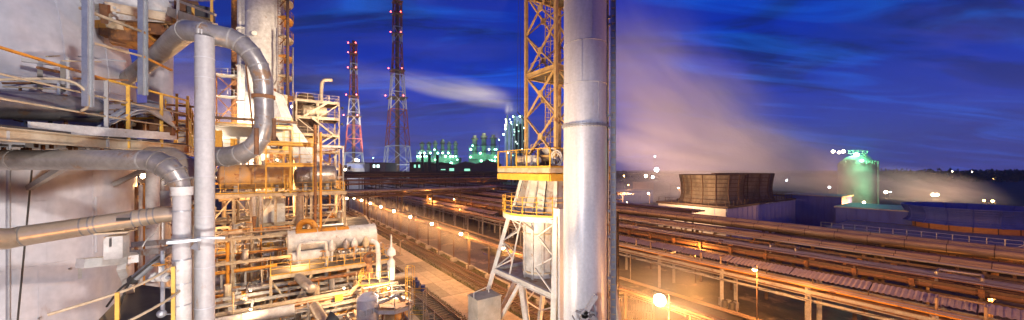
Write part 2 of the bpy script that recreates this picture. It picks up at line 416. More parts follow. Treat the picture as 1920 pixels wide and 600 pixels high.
# kerb
kb = MB()
for i in range(60): kb.box(G(27.45, -20 + i * 4 + 2, .08), (.25, 3.96, .22))
part('kerb', kb, M['concrete'])['kind'] = 'structure'
# tufts of rough grass along the tracks
gm = MB()
for i in range(5200):
    z_ = rnd.choice(((22.1, 23.2), (25.5, 27.2), (13.4, 14.5), (17.0, 17.4)))
    p, q = rnd.uniform(*z_), 18 + 110 * rnd.random() ** 1.6
    c = G(p, q, 0); hh = rnd.uniform(.08, .34); an = rnd.random() * PI; dx, dy = math.cos(an) * .07, math.sin(an) * .07
    gm.add([(c.x - dx, c.y - dy, 0), (c.x + dx, c.y + dy, 0), (c.x + rnd.uniform(-.1, .1), c.y + rnd.uniform(-.1, .1), hh)], [(0, 1, 2)])
single('grass', gm, M['leaf'], 'sparse dry grass growing along the railway tracks', 'grass', kind='stuff')
# concrete slab path
path = thing('path', None, None, G(17.25, 0, 0), A, kind='structure')
slabs = [mesh_of(MB().box((0, 0, 0), (1.585, 5.93, .16)), 'slab', mm, None) for mm in (M['slab'], mat('slab_concrete_light', (.42, .34, .25), (.28, .22, .16), .85, 0, .8, .2, rustc=(.14, .10, .06), bump=.35), mat('slab_concrete_dark', (.26, .22, .17), (.17, .14, .10), .85, 0, 1.1, .3, rustc=(.09, .065, .04), bump=.35))]
for me in slabs:
    for v in me.vertices: pass
slabs = []
for k, mm in enumerate(('slab', 'slab_concrete_light', 'slab_concrete_dark')):
    slabs.append(mesh_of(MB().box((0, 0, 0), (1.585, 5.93, .16), 0), 'slab', bpy.data.materials['slab_concrete' if k == 0 else mm]))
for i in range(30):
    for j in range(3):
        if i < 1: continue
        o = inst('slab', rnd.choice(slabs), path, G(18.08 + j * 1.62, 8 + i * 6 + (j % 2) * .0, .02 + rnd.uniform(-.012, .018)), A + rnd.uniform(-.004, .004))
# railway tracks
def track(pc, q0, q1, label, qn):
    b = MB()
    n = int((q1 - q0) / 2)
    for i in range(n):
        qa, qb = q0 + i * 2, q0 + i * 2 + 2
        for s0, s1, z0, z1 in ((-1.7, -1.35, .01, .13), (-1.35, 1.35, .13, .13), (1.35, 1.7, .13, .01)):
            b.add([G(pc + s0, qa, z0), G(pc + s1, qa, z1), G(pc + s1, qb, z1), G(pc + s0, qb, z0)], [(0, 1, 2, 3)])
    bo = single('ballast_bed', b, M['ballast'], None, None, kind='structure')
    st = MB()
    for i in range(3200):
        c = G(pc + rnd.uniform(-1.75, 1.75), q0 + (q1 - q0) * rnd.random() ** 2, .12 + rnd.uniform(0, .05)); r = rnd.uniform(.03, .08)
        st.add([(c.x - r, c.y, c.z), (c.x, c.y - r, c.z), (c.x + r, c.y + .01, c.z), (c.x, c.y + r, c.z), (c.x, c.y, c.z + r)], [(0, 1, 4), (1, 2, 4), (2, 3, 4), (3, 0, 4)])
    single('gravel', st, M['ballast'], 'loose track gravel lying between the sleepers of ' + label[1], 'gravel', kind='stuff')
    t = thing('railway_track', label[0], 'railway track', G(pc, q0, .1), A, group='railway tracks beside the plant')
    for s in (-.78, .78):
        r = MB(); a, c = G(pc + s, q0, .24), G(pc + s, q1, .24)
        r.beam(a + Vector((0, 0, .15)), c + Vector((0, 0, .15)), .075, .05); r.beam(a + Vector((0, 0, .08)), c + Vector((0, 0, .08)), .02, .12); r.beam(a, c, .14, .03)
        part('rail', r, M['rail'], t)
    me = mesh_of(MB().box((0, 0, 0), (2.7, .26, .18), 0), 'sleeper', M['sleeper'])
    q = q0; k = 0; far = MB()
    while q < q1:
        if k < 150: inst('sleeper', me, t, G(pc + rnd.uniform(-.03, .03), q, .14), A + rnd.uniform(-.01, .01))
        else: far.box(G(pc, q, .14), (2.7, .26, .18))
        q += .62; k += 1
    part('sleeper', far, M['sleeper'], t, kind='stuff')
    return t
track(15.7, 22, 180, ('railway track with dark sleepers running between the pipe-filled plant and the slab path', 'the track next to the plant'), 0)
track(24.5, 22, 200, ('railway track half buried in gravel between the slab path and the row of lamp posts', 'the track beyond the slab path'), 0)
# blue drums on the path edge
def drum(x, y, lab):
    p, q = PQ(x, y, 0); c = G(p, q, .13)
    t = thing('oil_drum', lab, 'drum', c, 0, 'blue drums on the path edge')
    prof = [(.27, 0), (.29, .02), (.285, .27), (.30, .29), (.285, .31), (.285, .57), (.30, .59), (.285, .61), (.29, .87), (.27, .89), (.27, .86)]
    part('drum_body', MB().lathe(c, prof, 16), M['barrel'], t); part('bung', MB().cyl(c + Vector((.12, 0, .86)), c + Vector((.12, 0, .90)), .04, 8), M['galv'], t)
    return t
drum(779, 534, 'blue drum standing farthest of the three beside the slab path')
drum(783, 541, 'blue drum in the middle of the three beside the slab path')
drum(793, 549, 'blue drum standing nearest of the three, a pale label on its side')
for k in range(5):
    p, q = PQ(1352 + k * 7, 572 + k * 2.2 + (k % 2) * 3, 0); c = G(p, q, 0)
    tag_l = ['leftmost grey drum of the row lying in the lamplit yard', 'second grey drum from the left in the lamplit yard', 'middle grey drum of the five in the lamplit yard', 'second grey drum from the right in the lamplit yard', 'rightmost grey drum of the five in the lamplit yard'][k]
    single('oil_drum', MB().lathe(c, [(.27, 0), (.29, .02), (.285, .3), (.3, .32), (.285, .34), (.285, .6), (.3, .62), (.29, .87), (.26, .88)], 12), M['gate'] if k % 2 else M['steel'], tag_l, 'drum', c, 'grey drums in the yard')

# ================================================================ POST ROW, LOW PIPES AND LAMPS
ORD = ['first', 'second', 'third', 'fourth', 'fifth', 'sixth', 'seventh', 'eighth', 'ninth', 'tenth', 'eleventh', 'twelfth', 'thirteenth', 'fourteenth', 'fifteenth', 'sixteenth', 'seventeenth', 'eighteenth', 'nineteenth', 'twentieth']
PP = 26.5
pl = thing('pipe_trestle', 'long low trestle of thin brown posts on concrete blocks carrying pipes beside the track', 'pipe trestle', G(PP, 14, 0), A)
post_me = mesh_of(MB().box((0, 0, 2.75), (.16, .16, 4.6), 0), 'column', M['brown'])
foot_me = mesh_of(MB().box((0, 0, .3), (1.0, .75, .6), 0).box((0, 0, .64), (.5, .4, .1), 0), 'footing', M['concrete'])
arm_me = mesh_of(MB().box((-.1, 0, 5.0), (1.3, .14, .16), 0), 'cross_beam', M['brown'])
for k in range(-2, 24):
    q = 50.4 + (k - 4) * 6
    inst('footing', foot_me, pl, G(PP, q, 0)); inst('column', post_me, pl, G(PP, q, 0)); inst('cross_beam', arm_me, pl, G(PP, q, 0))
for dp, r, mm, zz in ((.35, .11, 'pipe_red', 5.2), (.02, .08, 'pipe_tan', 5.17), (-.3, .13, 'pipe_red', 5.22), (-.6, .05, 'brown', 5.14)):
    part('pipe', MB().cyl(G(PP + dp, 10, zz), G(PP + dp, 200, zz), r, 10), M[mm], pl)
part('cable_tray', MB().beam(G(PP + .1, 10, 4.72), G(PP + .1, 200, 4.72), .3, .06), M['brown'], pl)

def street_lamp(p, q, zl, label, power=1500, colr=SOD, rb=.16, group='lamps along the railway tracks', gm='L_hot', arm=.9, pr=.07, ldist=.32):
    base = G(p, q, 0); t = thing('lamp_post', label, 'lamp', base, A, group)
    part('pole', MB().cyl(base, base + Vector((0, 0, zl + .1)), pr, 8, pr * .7), M['brown'], t)
    hd = G(p - arm, q, zl)
    ap = [base + Vector((0, 0, zl - .3)), base + Vector((0, 0, zl + .15)), G(p - arm * .5, q, zl + .32), G(p - arm, q, zl + .22)]
    part('arm', MB().tube(smooth(ap), .035, 6), M['brown'], t)
    h = part('lamp_head', MB().lathe(hd, [(.05, .26), (.1, .24), (.2, .12), (.24, .02), (.22, .0)], 12), M['steel'], t)
    part('bulb', MB().ball(hd - Vector((0, 0, .06)), rb, 8), M[gm], t)
    if power: lamp(t, hd - Vector((0, 0, rb + ldist)), power, colr, .12)
    return t
for k_, q_ in enumerate((1.8, -10.2)): street_lamp(25.9, q_, 6.05, ('first', 'second')[k_] + ' lamp post of the track side row just outside the picture, lower right', 5000, rb=.2, arm=1.25)
PAL = ['nearest of all, blazing in the yard to the right of the white stack', 'hidden behind the white stack', 'behind the white lattice pylon', 'just left of the white lattice pylon']
for k in range(11):
    q = 13.8 + 12 * k + (2.0 if k == 0 else 0)
    lab = ('track side lamp post nearest the camera, ' + 'blazing beyond the white stack') if k == 0 else ('track side lamp post, %s from the near end of the row' % ORD[k])
    far = k > 3
    street_lamp(25.9, q, 6.05, lab, power=(10500 if k == 0 else 2800), rb=(.46 if k == 0 else .22 + .014 * k), arm=1.25)

# ================================================================ PIPE RACKS
def pipe_rack(label, p0, p1, q0, q1, levels, pipes, sp=6.0, colw=.24, cm='brown', cat='pipe rack', cols=None, zbeam=.22, big=None):
    t = thing('pipe_rack', label, cat, G((p0 + p1) / 2, q0, 0), A)
    zt = max(levels); cols = cols or (p0 + .3, p1 - .3)
    cme = mesh_of(MB().ibeam((0, 0, 0), (0, 0, zt), colw, colw, .03), 'column', M[cm]) 
    bme = mesh_of(MB().box((0, 0, 0), (p1 - p0, .18, zbeam), 0), 'cross_beam', M[cm])
    q = q0; n = 0
    while q <= q1 and n < 140:
        for c in cols: inst('column', cme, t, G(c, q, 0))
        for z in levels: inst('cross_beam', bme, t, G((p0 + p1) / 2, q, z - zbeam / 2))
        q += sp; n += 1
    for z in levels:
        for c in (p0 + .06, p1 - .06): part('side_beam', MB().ibeam(G(c, q0, z - zbeam * 1.6), G(c, q1, z - zbeam * 1.6), .16, .28, .025), M[cm], t)
    for (p, z, r, mm) in pipes:
        pp = part('pipe', MB().cyl(G(p, q0 - 4, z + r), G(p, q1 + 4, z + r), r, 14 if r > .2 else 8), M[mm], t)
        if r >= .2:
            mb = MB(); q = q0 - 3
            while q < min(q1, 130): mb.cyl(G(p, q, z + r), G(p, q + .07, z + r), r * 1.04, 14); q += 3.1
            part('band', mb, M['brown'], pp, kind='stuff')
    return t
# rack A: low cable rack nearest the yard
rng = random.Random(3)
pa = []
for i in range(15): pa.append((43.5 + i * .26, 3.62, rng.choice((.06, .09, .12)), rng.choice(('pipe_tan', 'pipe_gal', 'pipe_tan', 'pipe_red'))))
for i in range(9): pa.append((43.6 + i * .22, 4.42, rng.choice((.05, .07, .1)), rng.choice(('pipe_tan', 'orange', 'pipe_gal'))))
ra = pipe_rack('low rack of cables and thin pipes on white posts along the yard', 43.3, 47.4, -12, 210, (3.6, 4.4), pa, 8, .34, 'steel')
# corrugated cover panels on top, with gaps
cp = []
mb0 = MB()
def corr_mesh(wd, ln, name='roof_panel', m='corr', amp=.05, pitch=.36):
    mb = MB(); n = int(ln / pitch * 2); vs = []; 
    for i in range(n + 1):
        z = amp if i % 2 else -amp
        for s in (-wd / 2, wd / 2): vs.append((s, -ln / 2 + ln * i / n, z))
    fs = [(2 * i, 2 * i + 1, 2 * i + 3, 2 * i + 2) for i in range(n)]
    k = len(vs); vs2 = [(a, b, c - .02) for a, b, c in vs]
    mb.add(vs, fs); mb.add(vs2, [f[::-1] for f in fs]); return mesh_of(mb, name, M[m], None, 10)
cm_ = corr_mesh(1.7, 5.9)
q = -10
while q < 170:
    if rng.random() < .86: inst('roof_panel', cm_, ra, G(45.9 + rng.uniform(-.05, .05), q + 3, 5.2 + rng.uniform(-.04, .04)), A + rng.uniform(-.01, .01)).rotation_euler.y = math.radians(-14)
    q += 6
mbp = MB(); q = -12
while q < 210: mbp.box(G(46.7, q, 4.72), (.08, .08, .66)); mbp.box(G(45.1, q, 4.72), (.08, .08, .66)); q += 4
part('roof_post', mbp, M['brown'], ra, kind='stuff')
for z in (3.72, 3.95, 4.2): part('cable_bundle', MB().beam(G(43.34, -12, z), G(43.34, 210, z), .1, .07), M['pipe_gal'], ra)
# expansion loops and flanged short lengths
for k in range(10):
    q = 4 + k * 14 + rng.uniform(-3, 3); p = 44.6 + rng.uniform(-.8, .8)
    part('expansion_loop', MB().tube([G(p, q, 4.5), G(p, q, 5.5), G(p + 1.2, q, 5.5), G(p + 1.2, q + 2.4, 5.5), G(p, q + 2.4, 5.5), G(p, q + 2.4, 4.5)], .09, 8), M['pipe_tan'], ra)
# rack B: the wide main rack
pb = []
for i in range(19): pb.append((50.7 + i * .50, 5.0, rng.choice((.14, .2, .08, .22, .1, .28)), rng.choice(('pipe_red', 'pipe_tan', 'pipe_red', 'pipe_gal', 'pipe_tan'))))
rb = pipe_rack('widest pipe rack, rusty brown with many tan and red pipes', 50.3, 60.2, -14, 240, (5.0,), pb, 4, .26, 'brown', cols=(50.6, 55.2, 59.9))
pb2 = [(56.2, 6.6, .30, 'pipe_tan'), (57.2, 6.6, .16, 'pipe_gal'), (57.9, 6.6, .22, 'pipe_red'), (58.7, 6.6, .16, 'pipe_tan'), (59.3, 6.6, .12, 'pipe_gal'), (54.6, 6.6, .12, 'pipe_gal'), (55.2, 6.6, .2, 'pipe_tan')]
rb2 = pipe_rack('upper tier of the main pipe rack with tan insulated pipes', 54.2, 59.9, -14, 240, (6.6,), pb2, 8, .24, 'brown')
thin = [(50.7 + i * .31, 5.95, rng.choice((.05, .07, .09)), rng.choice(('pipe_gal', 'pipe_tan', 'orange', 'pipe_gal', 'pipe_red'))) for i in range(10)]
pipe_rack('thin upper layer of small bright pipes over the near half of the main rack', 50.4, 54.0, -14, 200, (5.95,), thin, 8, .14, 'brown')
# the two big pipes
rc = pipe_rack('high trestle with the two large tan insulated pipes behind the main rack', 60.6, 63.6, -14, 240, (6.9,), [(61.4, 6.9, .46, 'pipe_tan'), (62.9, 7.1, .50, 'pipe_tan')], 12, .3, 'brown')
# small fittings on racks: brackets, boxes, hangers
fm = MB()
for k in range(170):
    q = rng.uniform(0, 110); p = rng.uniform(50.5, 59.5); z = 5.3 + rng.random() * .6
    fm.box(G(p, q, z), (rng.uniform(.15, .5), rng.uniform(.15, .6), rng.uniform(.15, .5)))
part('pipe_clamp', fm, M['rust'], rb, kind='stuff')
fm = MB()
for k in range(40): q = k * 4.0 - 10; fm.box(G(50.45, q, 5.35), (.5, .35, .7)); fm.box(G(50.2, q, 4.3), (.6, .3, .35))
part('support_plate', fm, M['rust'], rb, kind='stuff')
# sheets of light metal lying on rack B
for k in range(7):
    q = rng.uniform(0, 90); p = rng.uniform(51.5, 54.5)
    part('cover_sheet', MB().box(G(p, q, 5.9 + rng.uniform(-.1, .3)), (rng.uniform(.5, 1.0), rng.uniform(2, 7), .03)), M['pipe_gal' if k % 2 else 'corr'], rb)
# fittings that break up the long runs: flanged joints, valves with wheels, loops and drop legs
fj = MB()
for k in range(220):
    q = rng.uniform(-6, 120); i_ = rng.randrange(19); p_ = 50.7 + i_ * .5; r_ = rng.uniform(.16, .34)
    fj.cyl(G(p_, q, 5.2), G(p_, q + rng.choice((.1, .16, .5)), 5.2), r_, 8)
part('flange_joint', fj, M['rust'], rb, kind='stuff')
for k in range(16):
    q = 2 + k * 6.5 + rng.uniform(-2, 2); p_ = 51.4 + rng.random() * 7
    if k % 2: valve(rb, G(p_, q, 5.6), 2.0, rng.choice(('cream', 'orange')))
    else: part('expansion_loop', MB().tube([G(p_, q, 5.2), G(p_, q, 6.3), G(p_ + 1.6, q, 6.3), G(p_ + 1.6, q + 2.6, 6.3), G(p_, q + 2.6, 6.3), G(p_, q + 2.6, 5.2)], .12, 8), M[rng.choice(('pipe_tan', 'pipe_gal'))], rb)
for k in range(14):
    q = -6 + k * 9 + rng.uniform(-3, 3); part('drop_pipe', MB().tube([G(43.5, q, 3.7), G(43.1, q, 3.7), G(43.1, q, .1)], .06, 6), M['pipe_gal'], ra)
sag = MB()
for k in range(26):
    q = -10 + k * 8; pts_ = [G(43.2, q + 8 * u_ / 6, 3.5 - .35 * math.sin(PI * u_ / 6)) for u_ in range(7)]; sag.tube(pts_, .03, 5)
part('sagging_cable', sag, M['dark'], ra, kind='stuff')
# things on the yard floor
cr = MB()
for k in range(26):
    a0_ = G(28 + rng.random() * 14, 5 + rng.random() * 100); an_ = rng.random() * 6.28
    pts_ = [a0_]
    for j in range(6): an_ += rng.uniform(-.5, .5); pts_.append(pts_[-1] + Vector((math.cos(an_), math.sin(an_), 0)) * 1.4)
    for a_, b_ in zip(pts_, pts_[1:]): d_ = (b_ - a_).normalized(); n_ = Vector((-d_.y, d_.x, 0)) * .06; cr.add([a_ - n_ + Vector((0, 0, .009)), b_ - n_ + Vector((0, 0, .009)), b_ + n_ + Vector((0, 0, .009)), a_ + n_ + Vector((0, 0, .009))], [(0, 1, 2, 3)])
single('asphalt_repair_seams', cr, M['dark'], None, None, kind='structure')
for k, (p_, q_, rr_) in enumerate(((33, 20, 1.4), (38, 31, 2.0), (30.5, 44, 1.6), (36, 58, 2.4), (40, 12, 1.5))):
    poly_ = [G(p_ + rr_ * math.cos(t_) * rng.uniform(.7, 1.2), q_ + 1.8 * rr_ * math.sin(t_) * rng.uniform(.7, 1.2)) for t_ in [2 * PI * i_ / 14 for i_ in range(14)]]
    sheet('puddle', poly_, .013, 'puddle')
for k in range(2): part('ground_pipe', MB().cyl(G(41.6 + k * .5, -20, .35), G(41.6 + k * .5, 150, .35), .14 - k * .04, 8), M['pipe_tan'], ra)
pb_ = thing('pallet_stack', 'small stack of wooden pallets on the dark yard floor under the rack', 'pallets', G(39.5, 27, 0), A)
for k in range(5):
    part('pallet', MB().box(G(39.5, 27, .07 + k * .15), (1.2, .9, .03)).box(G(39.5, 27.35, .02 + k * .15), (1.2, .1, .08)).box(G(39.5, 26.65, .02 + k * .15), (1.2, .1, .08)), M['wood'], pb_)
# racks farther off in the middle distance
def far_rack(label, p0, p1, q0, q1, z, n, seed):
    r2 = random.Random(seed); pp = [(p0 + .4 + (p1 - p0 - .8) * i / (n - 1), z, r2.choice((.14, .22, .3, .4)), r2.choice(('pipe_red', 'pipe_tan', 'brown', 'pipe_gal', 'pipe_red'))) for i in range(n)]
    return pipe_rack(label, p0, p1, q0, q1, (z, z - 1.6), pp, 12, .35, 'brown')
far_rack('dark rusty pipe rack behind the twin insulated pipes in the middle distance', 66, 72, 40, 260, 7.6, 7, 5)
far_rack('dark pipe rack in the middle distance beyond two others', 82, 90, 70, 300, 8.6, 8, 6)
# cross racks running across the view
def cross_rack(label, p0, p1, q, z, n, seed, wd=5.0, m='brown'):
    r2 = random.Random(seed); t = thing('pipe_rack', label, 'pipe rack', G(p0, q, 0), A)
    cme = mesh_of(MB().ibeam((0, 0, 0), (0, 0, z), .3, .3, .04), 'column', M[m]); bme = mesh_of(MB().box((0, 0, 0), (.2, wd, .25), 0), 'cross_beam', M[m])
    p = p0
    while p <= p1:
        for s in (-wd / 2 + .3, wd / 2 - .3): inst('column', cme, t, G(p, q + s, 0))
        inst('cross_beam', bme, t, G(p, q, z - .12)); inst('cross_beam', bme, t, G(p, q, z - 1.7)); p += 10
    for i in range(n):
        r = r2.choice((.12, .2, .3, .38)); qq = q - wd / 2 + .5 + (wd - 1) * i / (n - 1); zz = z + r if i % 3 else z - 1.5 + r
        part('pipe', MB().cyl(G(p0 - 3, qq, zz), G(p1 + 3, qq, zz), r, 10), M[r2.choice(('pipe_tan', 'pipe_red', 'pipe_red', 'pipe_gal', 'brown'))], t)
    part('side_beam', MB().beam(G(p0, q - wd / 2, z - .3), G(p1, q - wd / 2, z - .3), .15, .35), M[m], t)
    return t
cross_rack('rusty pipe rack crossing the yard behind the row of lamps', 14, 66, 112, 9.2, 9, 11)
cross_rack('higher dark pipe rack crossing far behind the row of lamps', 5, 95, 150, 11.5, 9, 12, 7)
cross_rack('dark brown pipe rack crossing in front of the far white sheds', -12, 130, 190, 13.6, 8, 13, 8)
# long brown gallery closing the yard
t = thing('conveyor_gallery', 'long dark brown gallery on legs in front of the green lit stacks', 'gallery', G(40, 205, 0), A)
part('gallery_wall', MB().box(G(85, 205, 13.2), (110, 3, 3.4)), M['brown'], t)
gl = mesh_of(MB().box((0, 0, 5.7), (.5, .5, 11.4), 0), 'leg', M['brown'])
for k in range(12): inst('leg', gl, t, G(34 + k * 9, 205, 0))
# lamps standing on and among the racks
def rack_lamp(x, y, z, label, power=900, gm='L_sod', rb=.2, colr=SOD, group='lamps on the pipe racks'):
    d = (H - z) * F / (y - 318) if y > 330 else None
    p, q = toG(((x - 960) / F * d, d)); return street_lamp(p + .5, q, z, label, power, colr, rb, group, gm, arm=.5)
rack_lamp(759, 357, 6.6, 'orange lamp on the low rack farthest left behind the row of track lamps', 5400, rb=.24)
rack_lamp(806, 372, 6.4, 'orange lamp on the low rack over the middle of the yard', 5400, rb=.22)
rack_lamp(851, 373, 7.6, 'orange lamp high on the rack beside a brightly lit column', 4800, rb=.18)
rack_lamp(923, 349, 8.5, 'single pale orange lamp on the dark racks left of the lattice pylon', 5400, 'L_hot', rb=.28)
rack_lamp(1415, 504, 6.6, 'orange lamp rising over the corrugated cover of the low rack', 6600, rb=.20)
rack_lamp(1216, 362, 8.5, 'orange star lamp in front of the sheds left of the cooling tower', 3000, 'L_hot', rb=.30)
rack_lamp(1272, 352, 9.5, 'small orange lamp close to the left edge of the cooling tower', 1200, 'L_hot', rb=.22)
rack_lamp(1620, 379, 7.6, 'orange star lamp on the blue shed below the green lit tank', 12000, 'L_hot', rb=.30)
rack_lamp(1178, 346, 8.5, 'faint orange lamp in the steam just right of the stack', 1500, 'L_sod', rb=.25)
rack_lamp(862, 392, 4.9, 'small lamp under the low rack lighting one column yellow', 2700, 'L_sod', rb=.08)
rack_lamp(1860, 560, 3.2, 'small lamp under the rack near the right edge', 2700, 'L_sod', rb=.06)
rack_lamp(1300, 470, 4.6, 'small lamp tucked on the low rack right of the stack', 2700, 'L_sod', rb=.06)
# ================================================================ WHITE STACK (right of centre)
sc_ = Vector((3.32, 16.0, 0)); SR = .97
st = thing('exhaust_stack', 'tall white steel stack with a bolted flange, close to the camera', 'stack', sc_)
def zy(y, d): return H + (318 - y) / F * d
part('lower_shell', MB().lathe(sc_, [(SR, 0), (SR, zy(239, 16))], 48), M['stack'], st)
part('upper_shell', MB().lathe(sc_, [(SR * .985, zy(236, 16)), (SR * .985, 33)], 48), M['stack'], st)
fl = MB(); zf = zy(237.5, 16); fl.lathe(sc_, [(SR, zf - .06), (SR + .075, zf - .06), (SR + .075, zf - .01), (SR, zf - .01)], 48, False); fl.lathe(sc_, [(SR, zf + .01), (SR + .075, zf + .01), (SR + .075, zf + .06), (SR, zf + .06)], 48, False)
fo = part('flange', fl, M['galv'], st)
bolt = mesh_of(MB().cyl((0, 0, -.09), (0, 0, .09), .016, 6), 'bolt', M['steel'])
for i in range(40): an = 2 * PI * i / 40; inst('bolt', bolt, fo, sc_ + Vector(((SR + .045) * math.cos(an), (SR + .045) * math.sin(an), zf)), 0)
for zz in (6.2, 8.0, 9.8, 11.6, 13.4, 15.2, 16.8, 19.8, 21.6, 23.4, 25.2): part('weld_seam', MB().lathe(sc_, [(SR * .99, zz - .012), (SR + .006, zz), (SR * .99, zz + .012)], 48, False), M['stack'], st)
for k_, (az_, z0_, z1_) in enumerate(((-75, 6.2, 8.0), (-120, 8.0, 9.8), (-60, 9.8, 11.6), (-105, 11.6, 13.4), (-80, 13.4, 15.2), (-125, 15.2, 16.8), (-65, 18, 19.8), (-110, 19.8, 21.6), (-85, 21.6, 23.4))):
    a_ = math.radians(az_); part('plate_seam', MB().box(sc_ + Vector((SR * math.cos(a_), SR * math.sin(a_), (z0_ + z1_) / 2)), (.012, .02, z1_ - z0_ - .02), a_), M['stack'], st)
# stiffening rib and conduit down its right side
an = math.radians(-12); ra_ = Vector((math.cos(an), math.sin(an), 0))
part('conduit', MB().cyl(sc_ + ra_ * (SR + .035) + Vector((0, 0, 2)), sc_ + ra_ * (SR + .035) + Vector((0, 0, 33)), .05, 10), M['cream'], st)
# perforated ladder channel standing clear on brackets
cx = Vector((4.47, 15.55, 0))
ch = MB()
for s in (-.10, .10): ch.box(cx + Vector((s, 0, 17)), (.035, .07, 32), 0)
ch.box(cx + Vector((0, .05, 17)), (.2, .012, 32), 0)
cho = part('cable_ladder', ch, M['galv'], st)
rung = mesh_of(MB().box((0, 0, 0), (.19, .04, .05), 0), 'rung', M['cream'])
for i in range(75): inst('rung', rung, cho, cx + Vector((0, -.01, 4 + i * .33)), 0)
for y in (34, 48, 217, 240, 262, 395, 443, 520): part('bracket', MB().beam(sc_ + Vector((SR * .95, -.2, zy(y, 15.8))), cx + Vector((0, .03, zy(y, 15.8))), .09, .11), M['galv'], st)
# hinged clamp at the foot of the frame
hd = 14.6
hc = MB(); a, b = W(1096, 588, hd), W(1118, 553, hd)
hc.beam(a, b, .16, .2, (0, 1, 0)); hc.cyl(a + Vector((0, -.1, 0)), a + Vector((0, .1, 0)), .17, 14); hc.beam(a, W(1093, 620, hd), .3, .2, (0, 1, 0))
cl = part('hinge_arm', hc, M['white'], st); part('hinge_pin', MB().cyl(a + Vector((0, -.14, 0)), a + Vector((0, .12, 0)), .05, 10), M['dark'], cl)
part('hinge_strap', MB().beam(W(1073, 592, hd), W(1080, 604, hd), .05, .12, (0, 1, 0)).beam(W(1080, 583, hd), W(1092, 588, hd), .08, .1, (0, 1, 0)).beam(W(1108, 592, hd), W(1118, 600, hd), .2, .25, (0, 1, 0)), M['steel'], st)
part('hinge_lug', MB().beam(W(1112, 560, hd), W(1118, 600, hd), .06, .16, (0, 1, 0)).beam(W(1106, 585, hd + .1), W(1120, 588, hd + .1), .1, .08, (0, 1, 0)), M['galv'], st)
# wide pale panel behind (stack casing)
ps = thing('duct_tower', 'narrow flat sided pale duct standing directly left behind the white stack', 'duct', W(1047, 600, 18.6) * Vector((1, 1, 0)) if False else Vector((2.5, 18.9, 0)), A)
part('duct_wall', MB().box(Vector((2.62, 19.1, 7.2)), (.55, .5, 13.4)), M['stack'], ps)
part('seam_strip', MB().box(Vector((2.62, 19.1, 7.0)) + Vector((-.22, -.30, 0)), (.04, .04, 13)), M['cream'], ps)

# ================================================================ LATTICE PYLON with mast
PC, QC = 15.8, 17.55
py = thing('lattice_pylon', 'white lattice pylon carrying a round gallery, a yellow decked platform and a cream mast', 'pylon', G(PC, QC, 0), A)
def hw(z): return 2.3 + (13 - z) * .2
def corner(i, z): s, t_ = ((-1, 1), (-1, -1), (1, -1), (1, 1))[i]; return G(PC + (s * hw(z) if s < 0 else 1.75), QC + t_ * hw(z), z)
for i in range(4):
    part('leg', MB().beam(corner(i, 0), corner(i, 9.0), .28, .28).beam(corner(i, 9.0), corner(i, 13.0), .26, .26), M['white'], py)
for i in range(4):
    j = (i + 1) % 4
    part('deck_beam', MB().ibeam(corner(i, 9.1), corner(j, 9.1), .22, .34, .03), M['white'], py)
    mid = corner(i, 9.0).lerp(corner(j, 9.0), .5)
    part('brace', MB().beam(mid, corner(i, .2), .22, .2), M['white'], py); part('brace', MB().beam(mid, corner(j, .2), .22, .2), M['white'], py)
    for s0, s1 in ((i, j), (j, i)):
        a_ = mid.lerp(corner(s0, .2), .33); part('lacing', MB().beam(a_, corner(s0, 9.0 * .55), .1, .1).beam(a_, corner(s0, 7.6), .08, .08), M['white'], py)
    # upper bay: zig-zag lacing in each face
    za = [9.2, 10.2, 11.1, 12.0, 12.9]
    for k in range(4):
        for e0, e1 in ((i, j),):
            inner0 = lambda z, e=e0, f=e1: corner(e, z).lerp(corner(f, z), .30)
            inner1 = lambda z, e=e0, f=e1: corner(f, z).lerp(corner(e, z), .30)
            lc = MB()
            if k % 2 == 0: lc.beam(corner(e0, za[k]), inner0(za[k + 1]), .08, .08); lc.beam(corner(e1, za[k]), inner1(za[k + 1]), .08, .08)
            else: lc.beam(inner0(za[k]), corner(e0, za[k + 1]), .08, .08); lc.beam(inner1(za[k]), corner(e1, za[k + 1]), .08, .08)
            part('lacing', lc, M['white'], py)
    part('inner_strut', MB().beam(corner(i, 9.2).lerp(corner(j, 9.2), .3), corner(i, 13).lerp(corner(j, 13), .3), .08, .08), M['white'], py)
    part('top_beam', MB().beam(corner(i, 13.0), corner(j, 13.0), .2, .25), M['white'], py)
part('deck_plate', MB().box(G(PC - .62, QC, 9.02), (hw(9) + 1.75, hw(9) * 2, .06)), M['cream'], py)
# white cylinder with ribs and hoops
cc = G(14.75, 18.15, 0); CR = 1.12
cy = part('cylinder_shell', MB().lathe(cc, [(CR, 9.1), (CR, 13.2)], 32), M['white'], py)
for z in (9.45, 11.9): part('hoop', MB().lathe(cc, [(CR, z - .04), (CR + .07, z - .04), (CR + .07, z + .04), (CR, z + .04)], 32, False), M['cream'], cy)
for k in range(6):
    an = math.radians(-150 + k * 32); part('rib', MB().box(cc + Vector(((CR + .05) * math.cos(an), (CR + .05) * math.sin(an), 11.1)), (.09, .14, 4.1), an), M['steel'] if k == 3 else M['white'], cy)
# round gallery
gc = G(15.2, 17.9, 0); GR = 2.95; GZ = 13.2
gp = [Vector((gc.x + GR * math.cos(2 * PI * i / 20), gc.y + GR * math.sin(2 * PI * i / 20), GZ)) for i in range(20)]
part('gallery_floor', MB().lathe(gc, [(GR, GZ - .3), (GR + .02, GZ), (.4, GZ), (.4, GZ - .08), (GR - .1, GZ - .08)], 20, False), M['white'], py)
railing(py, gp, 1.15, .62, .02, 'yellow', True, rails=(1.0, .75, .5, .25), closed=True)
for k in range(10): an = 2 * PI * k / 10 + .2; part('bracket', MB().beam(gc + Vector((GR * .95 * math.cos(an), GR * .95 * math.sin(an), GZ - .2)), gc + Vector((1.5 * math.cos(an), 1.5 * math.sin(an), GZ - 1.0)), .08, .1), M['white'], py)
